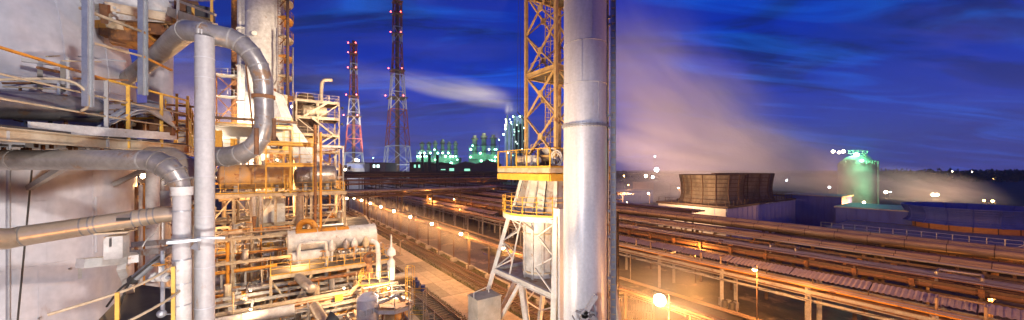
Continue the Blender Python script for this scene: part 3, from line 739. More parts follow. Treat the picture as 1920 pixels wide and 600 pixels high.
# tapered drum of flat panels between gallery and platform
for i in range(4):
    def cn(i, z, k): s, t_ = ((-1, 1), (-1, -1), (1, -1), (1, 1))[i]; return G(PC + s * k, QC + t_ * k, z)
    j = (i + 1) % 4
    part('panel_post', MB().beam(cn(i, 13.2, 2.15), cn(i, 15.55, 1.7), .2, .2), M['white'], py)
    part('panel_rail', MB().beam(cn(i, 15.5, 1.7), cn(j, 15.5, 1.7), .16, .3), M['white'], py)
    for k in range(4):
        a0, a1 = k / 4 + .03, (k + 1) / 4 - .03
        q4 = [cn(i, 13.25, 2.05).lerp(cn(j, 13.25, 2.05), a0), cn(i, 13.25, 2.05).lerp(cn(j, 13.25, 2.05), a1), cn(i, 15.4, 1.62).lerp(cn(j, 15.4, 1.62), a1), cn(i, 15.4, 1.62).lerp(cn(j, 15.4, 1.62), a0)]
        part('panel', MB().plate(q4, .04), M['white'] if (k + i) % 3 else M['steel'], py)
        part('panel_rib', MB().beam(q4[1], q4[2], .1, .14), M['white'], py)
# yellow platform
DZ = 16.1; dpts = [G(13.1, 20.7), G(13.1, 15.2), G(18.6, 15.2), G(18.6, 20.7)]
part('platform_floor', MB().prism([(p.x, p.y) for p in dpts], DZ - .05, DZ), M['steel'], py)
for a_, b_ in zip(dpts, dpts[1:] + dpts[:1]):
    a_ = Vector((a_.x, a_.y, DZ - .14)); b_ = Vector((b_.x, b_.y, DZ - .14))
    part('edge_beam', MB().beam(a_, b_, .1, .30), M['cream'], py)
    part('skirt_beam', MB().beam(a_ - Vector((0, 0, .42)), b_ - Vector((0, 0, .42)), .14, .40), M['yellow'], py)
railing(py, [Vector((p.x, p.y, DZ)) for p in dpts], 1.15, 1.1, .03, 'yellow', True, rails=(1.0,), closed=True)
# equipment on the platform
eq = MB(); part('motor', eq.cyl(G(14.0, 19.4, DZ + .55), G(14.0, 18.6, DZ + .55), .32, 14).box(G(14.0, 19, DZ + .12), (.5, .8, .24)), M['cream'], py)
part('gearbox', MB().box(G(13.9, 17.9, DZ + .45), (.6, .7, .7)).cyl(G(13.9, 17.5, DZ + .5), G(13.9, 17.2, DZ + .5), .22, 12), M['white'], py)
wc = G(14.2, 15.9, DZ + .55)
wh = part('winch_wheel', MB().ring(wc, .5, .06, 24, 6, axis=((CA * 0 + SA, -CA, 0), (0, 0, 1))).ring(wc, .36, .04, 24, 6, axis=((SA, -CA, 0), (0, 0, 1))).cyl(wc - Vector((CA * .15, SA * .15, 0)), wc + Vector((CA * .15, SA * .15, 0)), .1, 10), M['white'], py)
for k in range(6): an = k * PI / 3; part('spoke', MB().beam(wc, wc + Vector((SA, -CA, 0)) * (.5 * math.cos(an)) + Vector((0, 0, .5 * math.sin(an))), .04, .04), M['white'], wh)
part('hopper', MB().lathe(G(15.0, 17.0, DZ), [(.15, .1), (.18, .35), (.75, 1.05), (.78, 1.25)], 12, True), M['galv'], py)
part('wall_panel', MB().box(G(16.8, 19.6, DZ + .7), (2.0, .08, 1.4)), M['steel'], py)
# mast
MW = 1.5; MZ0, MZ1 = 16.1, 30.5
def mc(i, z): s, t_ = ((-1, 1), (-1, -1), (1, -1), (1, 1))[i]; return G(PC + s * MW, QC + t_ * MW, z)
ms = thing('lattice_mast', 'cream lattice mast with X bracing and caged ladders rising above the yellow platform', 'mast', G(PC, QC, MZ0), A)
for i in range(4):
    part('leg', MB().beam(mc(i, MZ0), mc(i, MZ1), .2, .2).beam(mc(i, MZ0) + Vector((.0, .1, 0)), mc(i, MZ1) + Vector((0, .1, 0)), .06, .3), M['mast'], ms)
    j = (i + 1) % 4
    z = 16.75; k = 0
    while z < MZ1:
        z1 = z + 2.75
        if k % 2 == 0: part('girt', MB().ibeam(mc(i, z), mc(j, z), .18, .34, .03), M['mast'], ms)
        part('brace', MB().beam(mc(i, z), mc(j, z1), .11, .09), M['mast'], ms); part('brace', MB().beam(mc(j, z), mc(i, z1), .11, .09), M['mast'], ms)
        m_ = (mc(i, z) + mc(j, z1)) / 2; n_ = (mc(j, z) - mc(i, z)).normalized(); part('gusset', MB().beam(m_ - n_ * .2, m_ + n_ * .2, .12, .42), M['mast'], ms)
        z = z1; k += 1
lad_o = G(0, -1) - G(0, 0)
ladder(ms, G(PC - .6, QC + .3, MZ0), G(PC - .6, QC + .3, MZ1), .45, lad_o, True, 'mast', .33)
for k in range(3):
    zf_ = 19.4 + k * 5.5 - 2.7
    part('landing', MB().box(G(PC + .2, QC, zf_), (MW * 1.7, MW * 1.8, .06)), M['gate'], ms)
    railing(ms, [G(PC - MW * .8, QC + MW * .9, zf_), G(PC - MW * .8, QC - MW * .9, zf_), G(PC + MW * .9, QC - MW * .9, zf_)], 1.0, .8, .018, 'mast', False)
for dp, mm in ((.2, 'galv'), (.45, 'rust'), (.75, 'cream'), (1.0, 'brown')): part('riser_pipe', MB().cyl(G(PC + dp, QC - .5, MZ0), G(PC + dp, QC - .5, MZ1), .06 if dp != .75 else .1, 8), M[mm], ms)
part('stay_cable', MB().cyl(W(975, 210, 26), W(977, -20, 26), .018, 5).cyl(W(970, 210, 26.5), W(972, -20, 26.5), .018, 5), M['dark'], ms)
part('outrigger', MB().beam(mc(0, 19.2), W(970, 210, 26.2), .06, .06), M['dark'], ms)
# concrete pier beside the pylon
bc = Vector((-1.72, 22.0, 0)); pr_ = thing('concrete_pier', 'weathered square concrete pier with a small rail on top beside the pylon leg', 'pier', bc, A)
part('pier_shaft', MB().box(bc + Vector((0, 0, 4.2)), (1.65, 1.25, 7.8)), M['concrete'], pr_)
part('pier_cap', MB().box(bc + Vector((0, 0, 8.14)), (1.72, 1.32, .09)), M['concrete'], pr_)
part('cap_rail', MB().tube([bc + Vector((-.6, -.6, 8.18)), bc + Vector((-.6, -.55, 8.5)), bc + Vector((.2, .4, 8.55)), bc + Vector((.25, .4, 8.18))], .03, 6), M['white'], pr_)
for z in (2.2, 4.2, 6.1): part('form_joint', MB().box(bc + Vector((0, 0, z)), (1.665, 1.265, .03)), M['concrete'], pr_)
# pale cabinet low by the pylon
cb = G(17.3, 22.6, 0); t = thing('transformer_block', 'row of pale concrete blocks on the ground behind the pylon', 'block', cb, A)
for k in range(4): part('block', MB().box(G(18.6 + k * .05, 25 + k * 2.1, .5), (1.1, 1.6, .9)), M['concrete'], t)
# picket fence of bent bars by the stack
fb = PQ(1200, 575, 1.2); fz = thing('bar_fence', 'fence of wavy dark upright bars beside the stack, lit by the big lamp', 'fence', G(fb[0], fb[1], 0), A)
bm_ = MB(); n = 60
pA, pB = W(1150, 640, 33) , W(1262, 640, 33)
for i in range(n):
    u_ = i / (n - 1); x = 6.0 + u_ * 8.0; y0 = 36.5 - u_ * 2.0; pts = []
    for k in range(7): pts.append(Vector((x + rng.uniform(-.05, .05), y0 + rng.uniform(-.05, .05), .2 + k * .52)))
    if i % 2: bm_.tube(pts, .03, 5)
    else: bm_.tube(pts[:6], .025, 5)
part('bar', bm_, M['brown'], fz, kind='stuff')
for z in (.4, 1.9, 3.1): part('fence_rail', MB().beam((5.9, 36.55, z), (14.1, 34.55, z), .05, .06), M['brown'], fz)
# brown post behind the stack
t = single('steel_post', MB().ibeam(W(1157, 600, 26) * Vector((1, 1, 0)), Vector((W(1157, 600, 26).x, 26, 12.9)), .2, .2, .03), M['brown'], 'plain dark brown steel post standing just right of the white stack', 'post', Vector((W(1157, 600, 26).x, 26, 0)))
# ================================================================ BIG TANK AND ITS GALLERY (left edge)
TCX, TCY, TR = -12.72, 7.95, 2.91
tk = thing('storage_vessel', 'huge pale grey upright vessel with domed head filling the left edge', 'vessel', (TCX, TCY, 0))
ZT = 17.85
prof = [(TR, 0), (TR, ZT)] + [(TR * math.cos(a), ZT + 4.7 * math.sin(a)) for a in [k * PI / 2 / 14 for k in range(1, 14)]] + [(.02, ZT + 4.7)]
part('shell', MB().lathe((TCX, TCY, 0), prof, 96, False), M['tank'], tk, ang=60)
for z in (5.5, 8.4, 11.2, 14.0, 16.2, 17.9): part('weld_seam', MB().lathe((TCX, TCY, 0), [(TR * .995, z - .012), (TR + .006, z), (TR * .995, z + .012)], 96, False), M['tank'], tk)
for az in (-40, -15, 12): 
    a_ = math.radians(az); part('shell_patch', MB().box(Vector((TCX + (TR - .0) * math.cos(a_), TCY + (TR - .0) * math.sin(a_), 14.7)), (.03, .5, 1.3), a_), M['tank'], tk)
for az in (-62, -41, -22, -4, 14):   # meridian weld lines on the head and short vertical seams
    a_ = math.radians(az); part('head_seam', MB().tube([Vector((TCX + (TR * math.cos(t_) + .004) * math.cos(a_), TCY + (TR * math.cos(t_) + .004) * math.sin(a_), ZT + 4.7 * math.sin(t_))) for t_ in [k * PI / 2 / 14 for k in range(0, 13)]], .012, 5), M['tank'], tk)
for k_, az in enumerate((-50, -30, -12, 6, -44, -20)):
    a_ = math.radians(az); z0_ = (5.5, 8.4, 11.2, 14.0)[k_ % 4]; part('plate_seam', MB().box(Vector((TCX + TR * math.cos(a_), TCY + TR * math.sin(a_), z0_ + 1.4)), (.012, .02, 2.76), a_), M['tank'], tk)
for k_ in range(8):
    a_ = math.radians(-48 + k_ * 9); z_ = 12.0 + (k_ % 3) * .9; part('insulation_pin', MB().cyl(Vector((TCX + TR * math.cos(a_), TCY + TR * math.sin(a_), z_)), Vector((TCX + (TR + .06) * math.cos(a_), TCY + (TR + .06) * math.sin(a_), z_)), .02, 6), M['steel'], tk)
part('drain_line', MB().tube([Vector((TCX + (TR + .08) * math.cos(-.35), TCY + (TR + .08) * math.sin(-.35), z)) for z in (4, 16.2)], .03, 8), M['galv'], tk)
part('instrument_line', MB().tube([Vector((TCX + (TR + .06) * math.cos(-.25 - .02 * k), TCY + (TR + .06) * math.sin(-.25 - .02 * k), 16 - k)) for k in range(12)], .015, 6), M['dark'], tk)
# manhole high on the head
mh = Vector((TCX + 2.0, TCY - 1.7, 20.05)); dd = Vector((.62, -.52, .45)).normalized()
mo = part('manhole', MB().cyl(mh - dd * .4, mh + dd * .35, .38, 24).cyl(mh + dd * .25, mh + dd * .42, .5, 24), M['tank'], tk); bl = MB()
for k in range(12):
    x_ = dd.cross(Vector((0, 0, 1))).normalized(); y_ = dd.cross(x_); c = mh + dd * .44 + x_ * (.44 * math.cos(k * PI / 6)) + y_ * (.44 * math.sin(k * PI / 6)); bl.cyl(c, c + dd * .04, .03, 6)
part('bolt_ring', bl, M['galv'], mo)
# support bracket welded on the shell
bz = W(205, 495, 6.3); part('bracket_beam', MB().beam(W(150, 494, 6.1), W(252, 484, 6.9), .18, .16).beam(W(240, 470, 7.6), W(250, 486, 6.6), .14, .14), M['white'], tk)
bx = part('pedestal_box', MB().box(W(219, 462, 6.35), (.24, .26, .40), .5), M['white'], tk)
part('slot', MB().box(W(207, 455, 6.18), (.02, .03, .14), .5), M['dark'], bx)
part('cap_plate', MB().box(W(219, 434, 6.35), (.42, .42, .025), .5).box(W(219, 428, 6.35), (.30, .34, .02), .5).cyl(W(219, 434, 6.35), W(219, 422, 6.35), .05, 8), M['cream'], tk)
part('bracket_strut', MB().beam(W(228, 500, 6.6), W(245, 545, 7.2), .12, .12).beam(W(150, 500, 6.2), W(150, 520, 6.6), .05, .05), M['white'], tk)

gl_ = thing('tank_gallery', 'grey steel gallery with orange hand rails bending round the huge vessel', 'gallery', (-9, 7, 0))
DZ2 = 16.62
edge = [Vector((-6.6, 2.6, DZ2)), Vector((-7.50, 5.2, DZ2)), Vector((-7.95, 6.9, DZ2)), Vector((-8.30, 9.0, DZ2)), Vector((-9.9, 10.9, DZ2)), Vector((-12.6, 12.2, DZ2))]
inner = [Vector((TCX + (TR + .05) * math.cos(a_), TCY + (TR + .05) * math.sin(a_), DZ2)) for a_ in [math.radians(k) for k in (-60, -38, -15, 15, 45, 85)]]
for i in range(5):
    part('grating', MB().plate([inner[i], edge[i], edge[i + 1], inner[i + 1]], .04, (0, 0, 1)), M['gate'], gl_)
    part('edge_beam', MB().ibeam(edge[i] - Vector((0, 0, .10)), edge[i + 1] - Vector((0, 0, .10)), .12, .2, .02), M['cream'], gl_)
for i in range(6):
    part('joist', MB().beam(inner[i] - Vector((0, 0, .12)), edge[i] - Vector((0, 0, .12)), .1, .16), M['steel'], gl_)
    part('knee_brace', MB().beam(inner[i] - Vector((0, 0, 1.0)), edge[i].lerp(inner[i], .15) - Vector((0, 0, .2)), .09, .1), M['steel'], gl_)
part('toe_board', MB().beam(W(55, 238, 5.6), W(330, 256, 8.6), .04, .17), M['white'], gl_)
def rr_(o): return [e + Vector((0, 0, 0)) for e in o]
# rails: orange near left, grey-cream beyond
mb = MB()
mb.beam(edge[0] + Vector((0, 0, 1.14)), edge[2] + Vector((0, 0, 1.14)), .05, .035); r1 = part('top_rail', mb, M['orange'], gl_)
part('top_rail', MB().beam(edge[2] + Vector((0, 0, 1.14)), edge[3] + Vector((0, 0, 1.14)), .05, .035).beam(edge[3] + Vector((0, 0, 1.14)), edge[4] + Vector((0, 0, 1.14)), .05, .035), M['yellow'], gl_)
for hgt, mm in ((.78, 'cream'), (.42, 'cream')): part('mid_rail', MB().tube([e + Vector((0, 0, hgt)) for e in edge], .018, 6), M[mm], gl_)
for e, mm in ((edge[2], 'steel'), (edge[2].lerp(edge[3], .22), 'yellow'), (edge[1].lerp(edge[0], .4), 'steel'), (edge[3], 'yellow'), (edge[2].lerp(edge[3], .62), 'yellow'), (edge[4], 'yellow'), (edge[3].lerp(edge[4], .5), 'yellow')):
    part('post', MB().beam(e - Vector((0, 0, .22)), e + Vector((0, 0, 1.14)), .055, .055), M[mm], gl_)
# end ladder with hoops at the right end
lb = W(338, 268, 9.1); ladder(gl_, W(342, 262, 9.0), W(342, 178, 9.0), .3, (1, 0, 0), False, 'yellow', .22)
# corrugated skirt and gussets under the gallery
for k in range(16): part('skirt_slat', MB().box(Vector((TCX + (TR + .12) * math.cos(math.radians(-50 + k * 4)), TCY + (TR + .12) * math.sin(math.radians(-50 + k * 4)), 16.28)), (.03, .17, .34), math.radians(-50 + k * 4)), M['galv'], gl_)
for x0, x1, d_ in ((150, 205, 6.9), (215, 265, 7.6)): part('gusset', MB().plate([W(x0, 262, d_), W(x1, 262, d_), W(x0 + 14, 281, d_)], .03), M['white'], gl_)
gr_ = random.Random(41); g2_ = random.Random(5)
gx = thing('instrument_piping', 'thin tubes, valves and rusty brackets crowding the back of the vessel gallery', 'pipes', W(240, 215, 8.4))
for k in range(26):
    x_ = gr_.uniform(180, 345); d_ = 7.6 + (x_ - 180) / 165 * 1.6; y0_ = gr_.uniform(180, 246); ln_ = gr_.uniform(8, 55)
    if k % 2: pts_ = [W(x_, 250, d_), W(x_, y0_, d_), W(x_ + gr_.uniform(-25, 25), y0_ + gr_.uniform(-8, 8), d_)]
    else: pts_ = [W(x_ - ln_, y0_, d_), W(x_ + ln_, y0_ + gr_.uniform(-4, 8), d_ + .2)]
    part('tube', MB().tube(pts_, gr_.choice((.012, .02, .03)), 6), M[gr_.choice(('cream', 'galv', 'yellow', 'rust', 'white'))], gx)
for k in range(18):
    x_ = g2_.uniform(0, 150); y_ = g2_.uniform(105, 228); x2_ = x_ + g2_.uniform(20, 110); part('tube', MB().tube([W(x_, y_, 6.7), W(x2_, y_ + g2_.uniform(-4, 10), 7.2)] if k % 3 else [W(x_, y_, 6.9), W(x_ + 1, min(236, y_ + 60), 6.9)], g2_.choice((.014, .022, .03)), 6), M[g2_.choice(('cream', 'galv', 'rust', 'white', 'dark'))], gx)
for k in range(6): valve(gx, W(195 + k * 24, 232 - (k % 2) * 10, 8.0 + k * .15), .42, ('white', 'orange', 'cream')[k % 3])
for k in range(14):
    x_ = gr_.uniform(0, 250); y_ = gr_.uniform(272, 283); part('hanger_clip', MB().box(W(x_, y_, 6.3 + x_ / 250), (.04, .04, .09), 0), M['rust'], gx)
for k in range(7): part('conduit', MB().tube([W(255 + k * 9, 350 - k * 3, 9 + k * .1), W(255 + k * 9, 600, 9 + k * .1)], .03 + .012 * (k % 3), 8), M[('rust', 'white', 'orange', 'galv')[k % 4]], gx)
for k in range(12): part('cross_tube', MB().tube([W(258, 300 + k * 24, 9.3), W(330, 296 + k * 24 + (k % 3) * 3, 9.8)], .025, 6), M[('orange', 'cream', 'rust')[k % 3]], gx)
# upright I-posts rising past the gallery
def ipost(x, y0, y1, d, wd, lab, m='galv'):
    a_, b_ = W(x, y0, d), W(x, y1, d); return single('steel_post', MB().ibeam(a_, b_, wd, wd, .018, (0, 1, 0)), M[m], lab, 'post', a_)
ipost(165, 200, -25, 6.2, .105, 'grey steel post crossing the vessel head, left of two')
ipost(268, 178, -25, 7.6, .115, 'grey steel post under the rusty cap, right of two')
# silver duct behind the rail
t = thing('silver_duct', 'fat silver clad duct lying behind the orange hand rail', 'duct', W(60, 190, 6.2))
banded_pipe(t, [W(-70, 190, 5.7), W(175, 207, 7.4)], .26, 'clad', 28, True, 1.1); part('end_cap', MB().cyl(W(174, 207, 7.39), W(178, 207.3, 7.43), .27, 28), M['galv'], t)
# hose looping over the rail and cables
single('hose', MB().tube(smooth([W(-20, 150, 5.6), W(60, 147, 5.8), W(130, 148, 6.0), W(165, 172, 6.2), W(166, 200, 6.2), W(153, 208, 6.1)], it=2), .022, 8), M['cream'], 'cream hose arching down over the gallery rail beside the silver duct', 'hose', W(130, 148, 6))
mb = MB()
for k in range(9):
    o = rnd.uniform(-6, 6); mb.tube(smooth([W(175 + k * 5, 246 - k * 2, 7.2), W(215 + k * 6, 205 + o, 7.5), W(265 + k * 3, 190 + k * 3, 8.0), W(318 + k, 205 + k * 4, 8.4), W(322 + k, 235 + k, 8.5)], it=2), .022, 6)
single('cable_bundle', mb, M['galv'], 'loops of grey cables sagging across the gallery behind the posts', 'cables', W(250, 220, 7.5), kind='stuff')
mb = MB()
for k in range(26): mb.box(W(rnd.uniform(175, 320), rnd.uniform(205, 245), rnd.uniform(8.2, 9.4)), [rnd.uniform(.08, .35) for _ in range(3)], rnd.uniform(0, 1))
single('fitting', mb, M['rust'], 'jumble of rusty fittings behind the sagging cables', 'fittings', W(250, 225, 8.6), kind='stuff')
mb = MB()
for x0, y0, x1, y1 in ((40, 112, 120, 122), (75, 122, 75, 165), (118, 118, 118, 170), (0, 178, 178, 196), (60, 150, 170, 160)): mb.beam(W(x0, y0, 6.9), W(x1, y1, 7.3), .07, .07)
single('pipe_bracket', mb, M['steel'], 'small steel bracket frame between the silver duct and the vessel', 'bracket', W(80, 140, 7))
part('rail_channel', MB().beam(W(172, 222, 7.6), W(325, 222, 8.9), .05, .06).beam(W(176, 225, 7.6), W(215, 227, 7.9), .08, .08), M['yellow'], gl_)
# sloping stair rails
sr = thing('stair_rail', 'pair of cream and orange stair rails sloping down before the vessel head', 'hand rail', W(200, 60, 6.8))
part('top_rail', MB().beam(W(150, 15, 6.3), W(268, 60, 7.6), .045, .045), M['cream'], sr); part('top_rail', MB().beam(W(268, 60, 7.6), W(322, 100, 8.4), .045, .045), M['orange'], sr)
part('low_rail', MB().beam(W(165, 78, 6.3), W(268, 106, 7.6), .035, .035), M['cream'], sr); part('low_rail', MB().beam(W(268, 106, 7.6), W(322, 132, 8.4), .04, .04), M['orange'], sr)
# rusty cap platform top of the picture
rp = thing('nozzle_platform', 'rusty cap and framing round a nozzle above the vessel head, top of the picture', 'platform', W(270, 40, 8.6))
part('cap_ring', MB().lathe(W(262, 5, 9.2), [(.2, -.5), (1.0, -.5), (1.04, -.4), (1.04, -.2), (.9, .1), (.6, .6), (.2, .9)], 28), M['white'], rp)
for a_, b_, ww, mm in ((W(196, 12, 8.0), W(318, 34, 8.9), .2, 'cream'), (W(205, 30, 8.1), W(322, 38, 9.0), .16, 'steel'), (W(200, 40, 8.2), W(240, 50, 8.5), .25, 'cream'), (W(196, 8, 7.9), W(200, 45, 8.0), .22, 'rust'), (W(210, 44, 8.3), W(330, 42, 9.2), .09, 'cream'), (W(236, 50, 8.4), W(320, 62, 9.0), .06, 'orange'), (W(190, 18, 8), W(212, 46, 8), .2, 'cream')): part('frame_beam', MB().beam(a_, b_, .12, ww), M[mm], rp)
for k in range(9): part('rust_plate', MB().box(W(200 + k * 14, 48 + (k % 3) * 12, 8.5 + .06 * k), (.35 + .1 * (k % 2), .22, .18 + .08 * (k % 3)), .3 * k), M['rust' if k % 3 else 'orange'], rp)
part('nozzle', MB().cyl(W(240, 78, 8.9), W(262, 34, 8.9), .33, 20), M['tank'], rp); part('insulation', MB().lathe(W(252, 62, 8.8), [(.3, -.35), (.42, -.3), (.46, 0), (.4, .3), (.3, .34)], 14), M['rust'], rp)
for k in range(5): part('bolt_head', MB().cyl(W(214 + (k % 2) * 8, 14 + k * 5, 7.9), W(214 + (k % 2) * 8, 14 + k * 5, 7.82), .03, 6), M['steel'], rp)
# upper right platform corner
up = thing('upper_platform', 'rust streaked platform edge with thin rails above the looping pipe', 'platform', W(365, 30, 8))
part('edge_beam', MB().beam(W(318, 22, 8.6), W(402, 52, 7.6), .1, .2), M['cream'], up); part('under_plate', MB().plate([W(322, 30, 8.6), W(402, 56, 7.6), W(402, 60, 8.6), W(322, 40, 9.6)], .03), M['rust'], up)
part('top_rail', MB().beam(W(330, 0, 8.4), W(404, 28, 7.6), .04, .05), M['cream'], up); part('back_rail', MB().beam(W(318, 4, 9), W(402, 0, 9), .03, .03), M['steel'], up)
for x, y0, y1 in ((334, 42, -20), (397, 52, -20), (362, 32, 10)): part('post', MB().beam(W(x, y0, 8.3), W(x, y1, 8.3), .05, .05), M['steel' if x < 350 else 'yellow'], up)
part('dark_box', MB().box(W(352, 16, 9.0), (.45, .4, .3)), M['rust'], up); part('dark_box', MB().box(W(378, 26, 9.0), (.5, .4, .28)), M['dark'], up)
mb = MB()
for x0, y0, x1, y1 in ((318, 14, 300, 90), (322, 60, 296, 108), (300, 12, 330, 70)): mb.beam(W(x0, y0, 9.2), W(x1, y1, 9.2), .05, .06)
part('hanger', mb, M['steel'], up)

# ================================================================ NEAR PIPES AND COLUMNS
c1 = thing('round_column', 'tall pale round column standing clear in front, carrying the looping pipe', 'column', Vector((W(384, 0, 6.7).x, 6.7, 0)))
cb1 = Vector((W(384, 0, 6.7).x, 6.7, 0)); part('shaft', MB().cyl(cb1, cb1 + Vector((0, 0, zy(70, 6.7))), .155, 32, .150), M['colpaint'], c1)
for y in (110, 147, 262, 330, 405, 500, 575): part('weld_seam', MB().cyl(cb1 + Vector((0, 0, zy(y, 6.7) - .006)), cb1 + Vector((0, 0, zy(y, 6.7) + .006)), .1575, 32), M['tank'], c1)
c2 = thing('round_column', 'shorter pale round column with a pipe elbow curling into its top', 'column', Vector((W(341, 0, 6.35).x, 6.35, 0)))
cb2 = Vector((W(341, 0, 6.35).x, 6.35, 0)); part('shaft', MB().cyl(cb2, cb2 + Vector((0, 0, zy(352, 6.35))), .128, 32), M['colpaint'], c2)
part('collar', MB().cyl(cb2 + Vector((0, 0, zy(366, 6.35))), cb2 + Vector((0, 0, zy(350, 6.35))), .158, 32), M['white'], c2)
part('sleeve', MB().cyl(cb2 + Vector((0, 0, 5)), cb2 + Vector((0, 0, zy(486, 6.35))), .134, 32), M['white'], c2)
for y in (395, 445, 486, 530, 570): part('strap', MB().cyl(cb2 + Vector((0, 0, zy(y, 6.35) - .012)), cb2 + Vector((0, 0, zy(y, 6.35) + .012)), .1365, 32), M['galv'], c2)
# loop pipe
lp = thing('loop_pipe', 'big segmented clad pipe sweeping over the column and looping down to the right', 'pipe', W(440, 150, 7.2))
pts = [W(236, 150, 9.2), W(300, 100, 8.2), W(338, 66, 7.2), W(352, 58, 6.9), W(384, 62, 6.8), W(432, 72, 7.0), W(452, 82, 7.05), W(470, 100, 7.1), W(485, 124, 7.15), W(493, 152, 7.2), W(495, 186, 7.2), W(496, 232, 7.2), W(489, 258, 7.2), W(474, 277, 7.2), W(452, 289, 7.25), W(425, 294, 7.3), W(392, 293, 7.4)]
rs = [.16, .19, .20, .20, .20, .20, .195, .19, .18, .172, .17, .17, .175, .185, .195, .20, .20]
pp = part('pipe', MB().tube(pts, rs, 28), M['clad'], lp, ang=30)
for k in range(3, 16):
    a_ = pts[k]; d_ = (pts[k + 1] - pts[k - 1]).normalized(); part('band', MB().cyl(a_ - d_ * .012, a_ + d_ * .012, rs[k] + .006, 28), M['steel'], pp)
fr = W(494, 182, 7.2); part('flange', MB().cyl(fr - Vector((0, 0, .035)), fr + Vector((0, 0, .035)), .205, 28), M['rust'], pp)
part('hanger_rod', MB().cyl(W(457, 88, 7.3), W(476, 255, 7.4), .015, 6).cyl(W(481, 240, 7.0), W(481, 290, 7.0), .04, 8).cyl(W(514, 222, 7.2), W(514, 262, 7.2), .035, 8).cyl(W(482, 222, 7.1), W(482, 262, 7.1), .035, 8), M['rust'], lp)
part('nameplate', MB().box(W(372, 58, 6.58), (.02, .01, .09), .2).box(W(378, 59, 6.57), (.02, .01, .09), .2), M['white'], lp)
# upper pipe with elbow into the short column
p1 = thing('elbow_pipe', 'horizontal clad pipe below the gallery bending down into the short column', 'pipe', W(150, 302, 6))
pts = [W(-70, 300, 5.9), W(30, 300, 6.0), W(270, 300, 6.25), W(292, 303, 6.3), W(311, 312, 6.3), W(326, 325, 6.32), W(336, 340, 6.35), W(340, 356, 6.35)]
pp = part('pipe', MB().tube(pts, [.172, .172, .178, .19, .19, .175, .155, .135], 28), M['clad'], p1, ang=30)
for k in (1, 2, 3, 4, 5, 6):
    d_ = (pts[k + 1] - pts[k - 1]).normalized(); part('band', MB().cyl(pts[k] - d_ * .012, pts[k] + d_ * .012, .205 if k > 2 else .18, 28), M['steel' if k < 3 else 'clad'], pp)
for x in (165,): c = W(x, 300, 6.15); part('band', MB().cyl(c - Vector((.012, 0, 0)), c + Vector((.012, 0, 0)), .182, 28), M['steel'], pp)
p1b = thing('dark_elbow', 'darker clad bend right behind the elbow pipe, dropping beside the tall column', 'pipe', W(350, 330, 7))
pts = [W(285, 292, 7.6), W(318, 296, 7.4), W(345, 312, 7.3), W(360, 338, 7.25), W(364, 372, 7.25), W(364, 640, 7.25)]
pp = part('pipe', MB().tube(pts, [.2, .22, .22, .21, .15, .14], 24), M['clad_tan'], p1b, ang=30)
for k in (1, 2, 3, 4): d_ = (pts[k + 1] - pts[k - 1]).normalized(); part('band', MB().cyl(pts[k] - d_ * .012, pts[k] + d_ * .012, .225 if k < 4 else .17, 24), M['steel'], pp)
part('stub', MB().cyl(W(352, 388, 6.9), W(373, 388, 6.6), .04, 12), M['orange'], p1b)
# lower pipe
p2 = thing('lower_pipe', 'orange lit clad pipe rising gently to the right across the vessel', 'pipe', W(150, 430, 6))
pts = [W(-60, 447, 5.2), W(12, 448, 5.6), W(40, 443, 5.75), W(300, 403, 6.55), W(345, 400, 6.7)]
pp = part('pipe', MB().tube(pts, [.165, .165, .165, .15, .13], 28), M['clad_lit_orange'], p2, ang=30)
for f in (.0, .02, .42, .48, .52, .80, .86, .92, .97): a_, b_ = pts[2], pts[3]; c = a_.lerp(b_, f); d_ = (b_ - a_).normalized(); part('band', MB().cyl(c - d_ * .011, c + d_ * .011, .168 - .012 * f, 28), M['clad'], pp)
part('label_plate', MB().box(W(231, 411, 6.15), (.18, .02, .05), .35), M['dark'], pp)
# cross bars tying the columns, braces
tb = thing('tie_frame', 'steel bars and sloping pipe brace tying the two round columns to the vessel', 'bracket', W(340, 450, 6.6))
part('tie_bar', MB().beam(W(312, 455, 6.0), W(376, 449, 6.3), .08, .05).beam(W(368, 446, 6.3), W(422, 446, 6.5), .04, .04), M['galv'], tb)
part('tie_beam', MB().beam(W(252, 458, 7.4), W(330, 452, 6.6), .1, .1).beam(W(225, 478, 7.2), W(318, 468, 6.7), .08, .12), M['steel'], tb)
part('tie_bracket', MB().plate([W(356, 466, 6.3), W(370, 447, 6.3), W(371, 470, 6.3)], .05), M['galv'], tb)
part('sloping_pipe', MB().cyl(W(350, 440, 7.0), W(250, 524, 6.7), .075, 16), M['galv'], tb)
part('knot', MB().ball(W(250, 524, 6.7), .09, 8).tube(smooth([W(222, 580, 6.7), W(240, 530, 6.6), W(262, 510, 6.6), W(300, 480, 6.8)], it=2), .02, 6).tube(smooth([W(200, 575, 6.7), W(225, 540, 6.6), W(245, 528, 6.6)], it=2), .018, 6), M['dark'], tb)
part('cable', MB().tube(smooth([W(300, 420, 6.9), W(290, 440, 6.9), W(272, 450, 7), W(262, 478, 7), W(238, 500, 6.9)], it=2), .01, 5), M['white'], tb)
# lower gallery with curved rails
lg = thing('lower_gallery', 'dark lower gallery with curved cream rails at the foot of the vessel', 'gallery', W(270, 560, 6))
part('floor', MB().plate([W(150, 640, 5.6), W(250, 535, 8.4), W(325, 545, 8.6), W(350, 620, 6.2), W(250, 700, 5)], .04, (0, 0, 1)), M['dark'], lg)
part('top_rail', MB().tube(smooth([W(90, 590, 4.9), W(190, 560, 5.2), W(262, 535, 5.6), W(325, 500, 6.2), W(345, 480, 6.6)], it=2), .022, 8), M['cream'], lg)
part('mid_rail', MB().tube(smooth([W(215, 615, 5.2), W(270, 588, 5.5), W(325, 556, 6.0), W(348, 535, 6.5)], it=2), .022, 8), M['cream'], lg)
part('post', MB().beam(W(220, 640, 5.35), W(220, 548, 5.35), .045, .045), M['yellow'], lg); part('post', MB().beam(W(325, 640, 6.1), W(325, 500, 6.1), .05, .05), M['yellow'], lg)
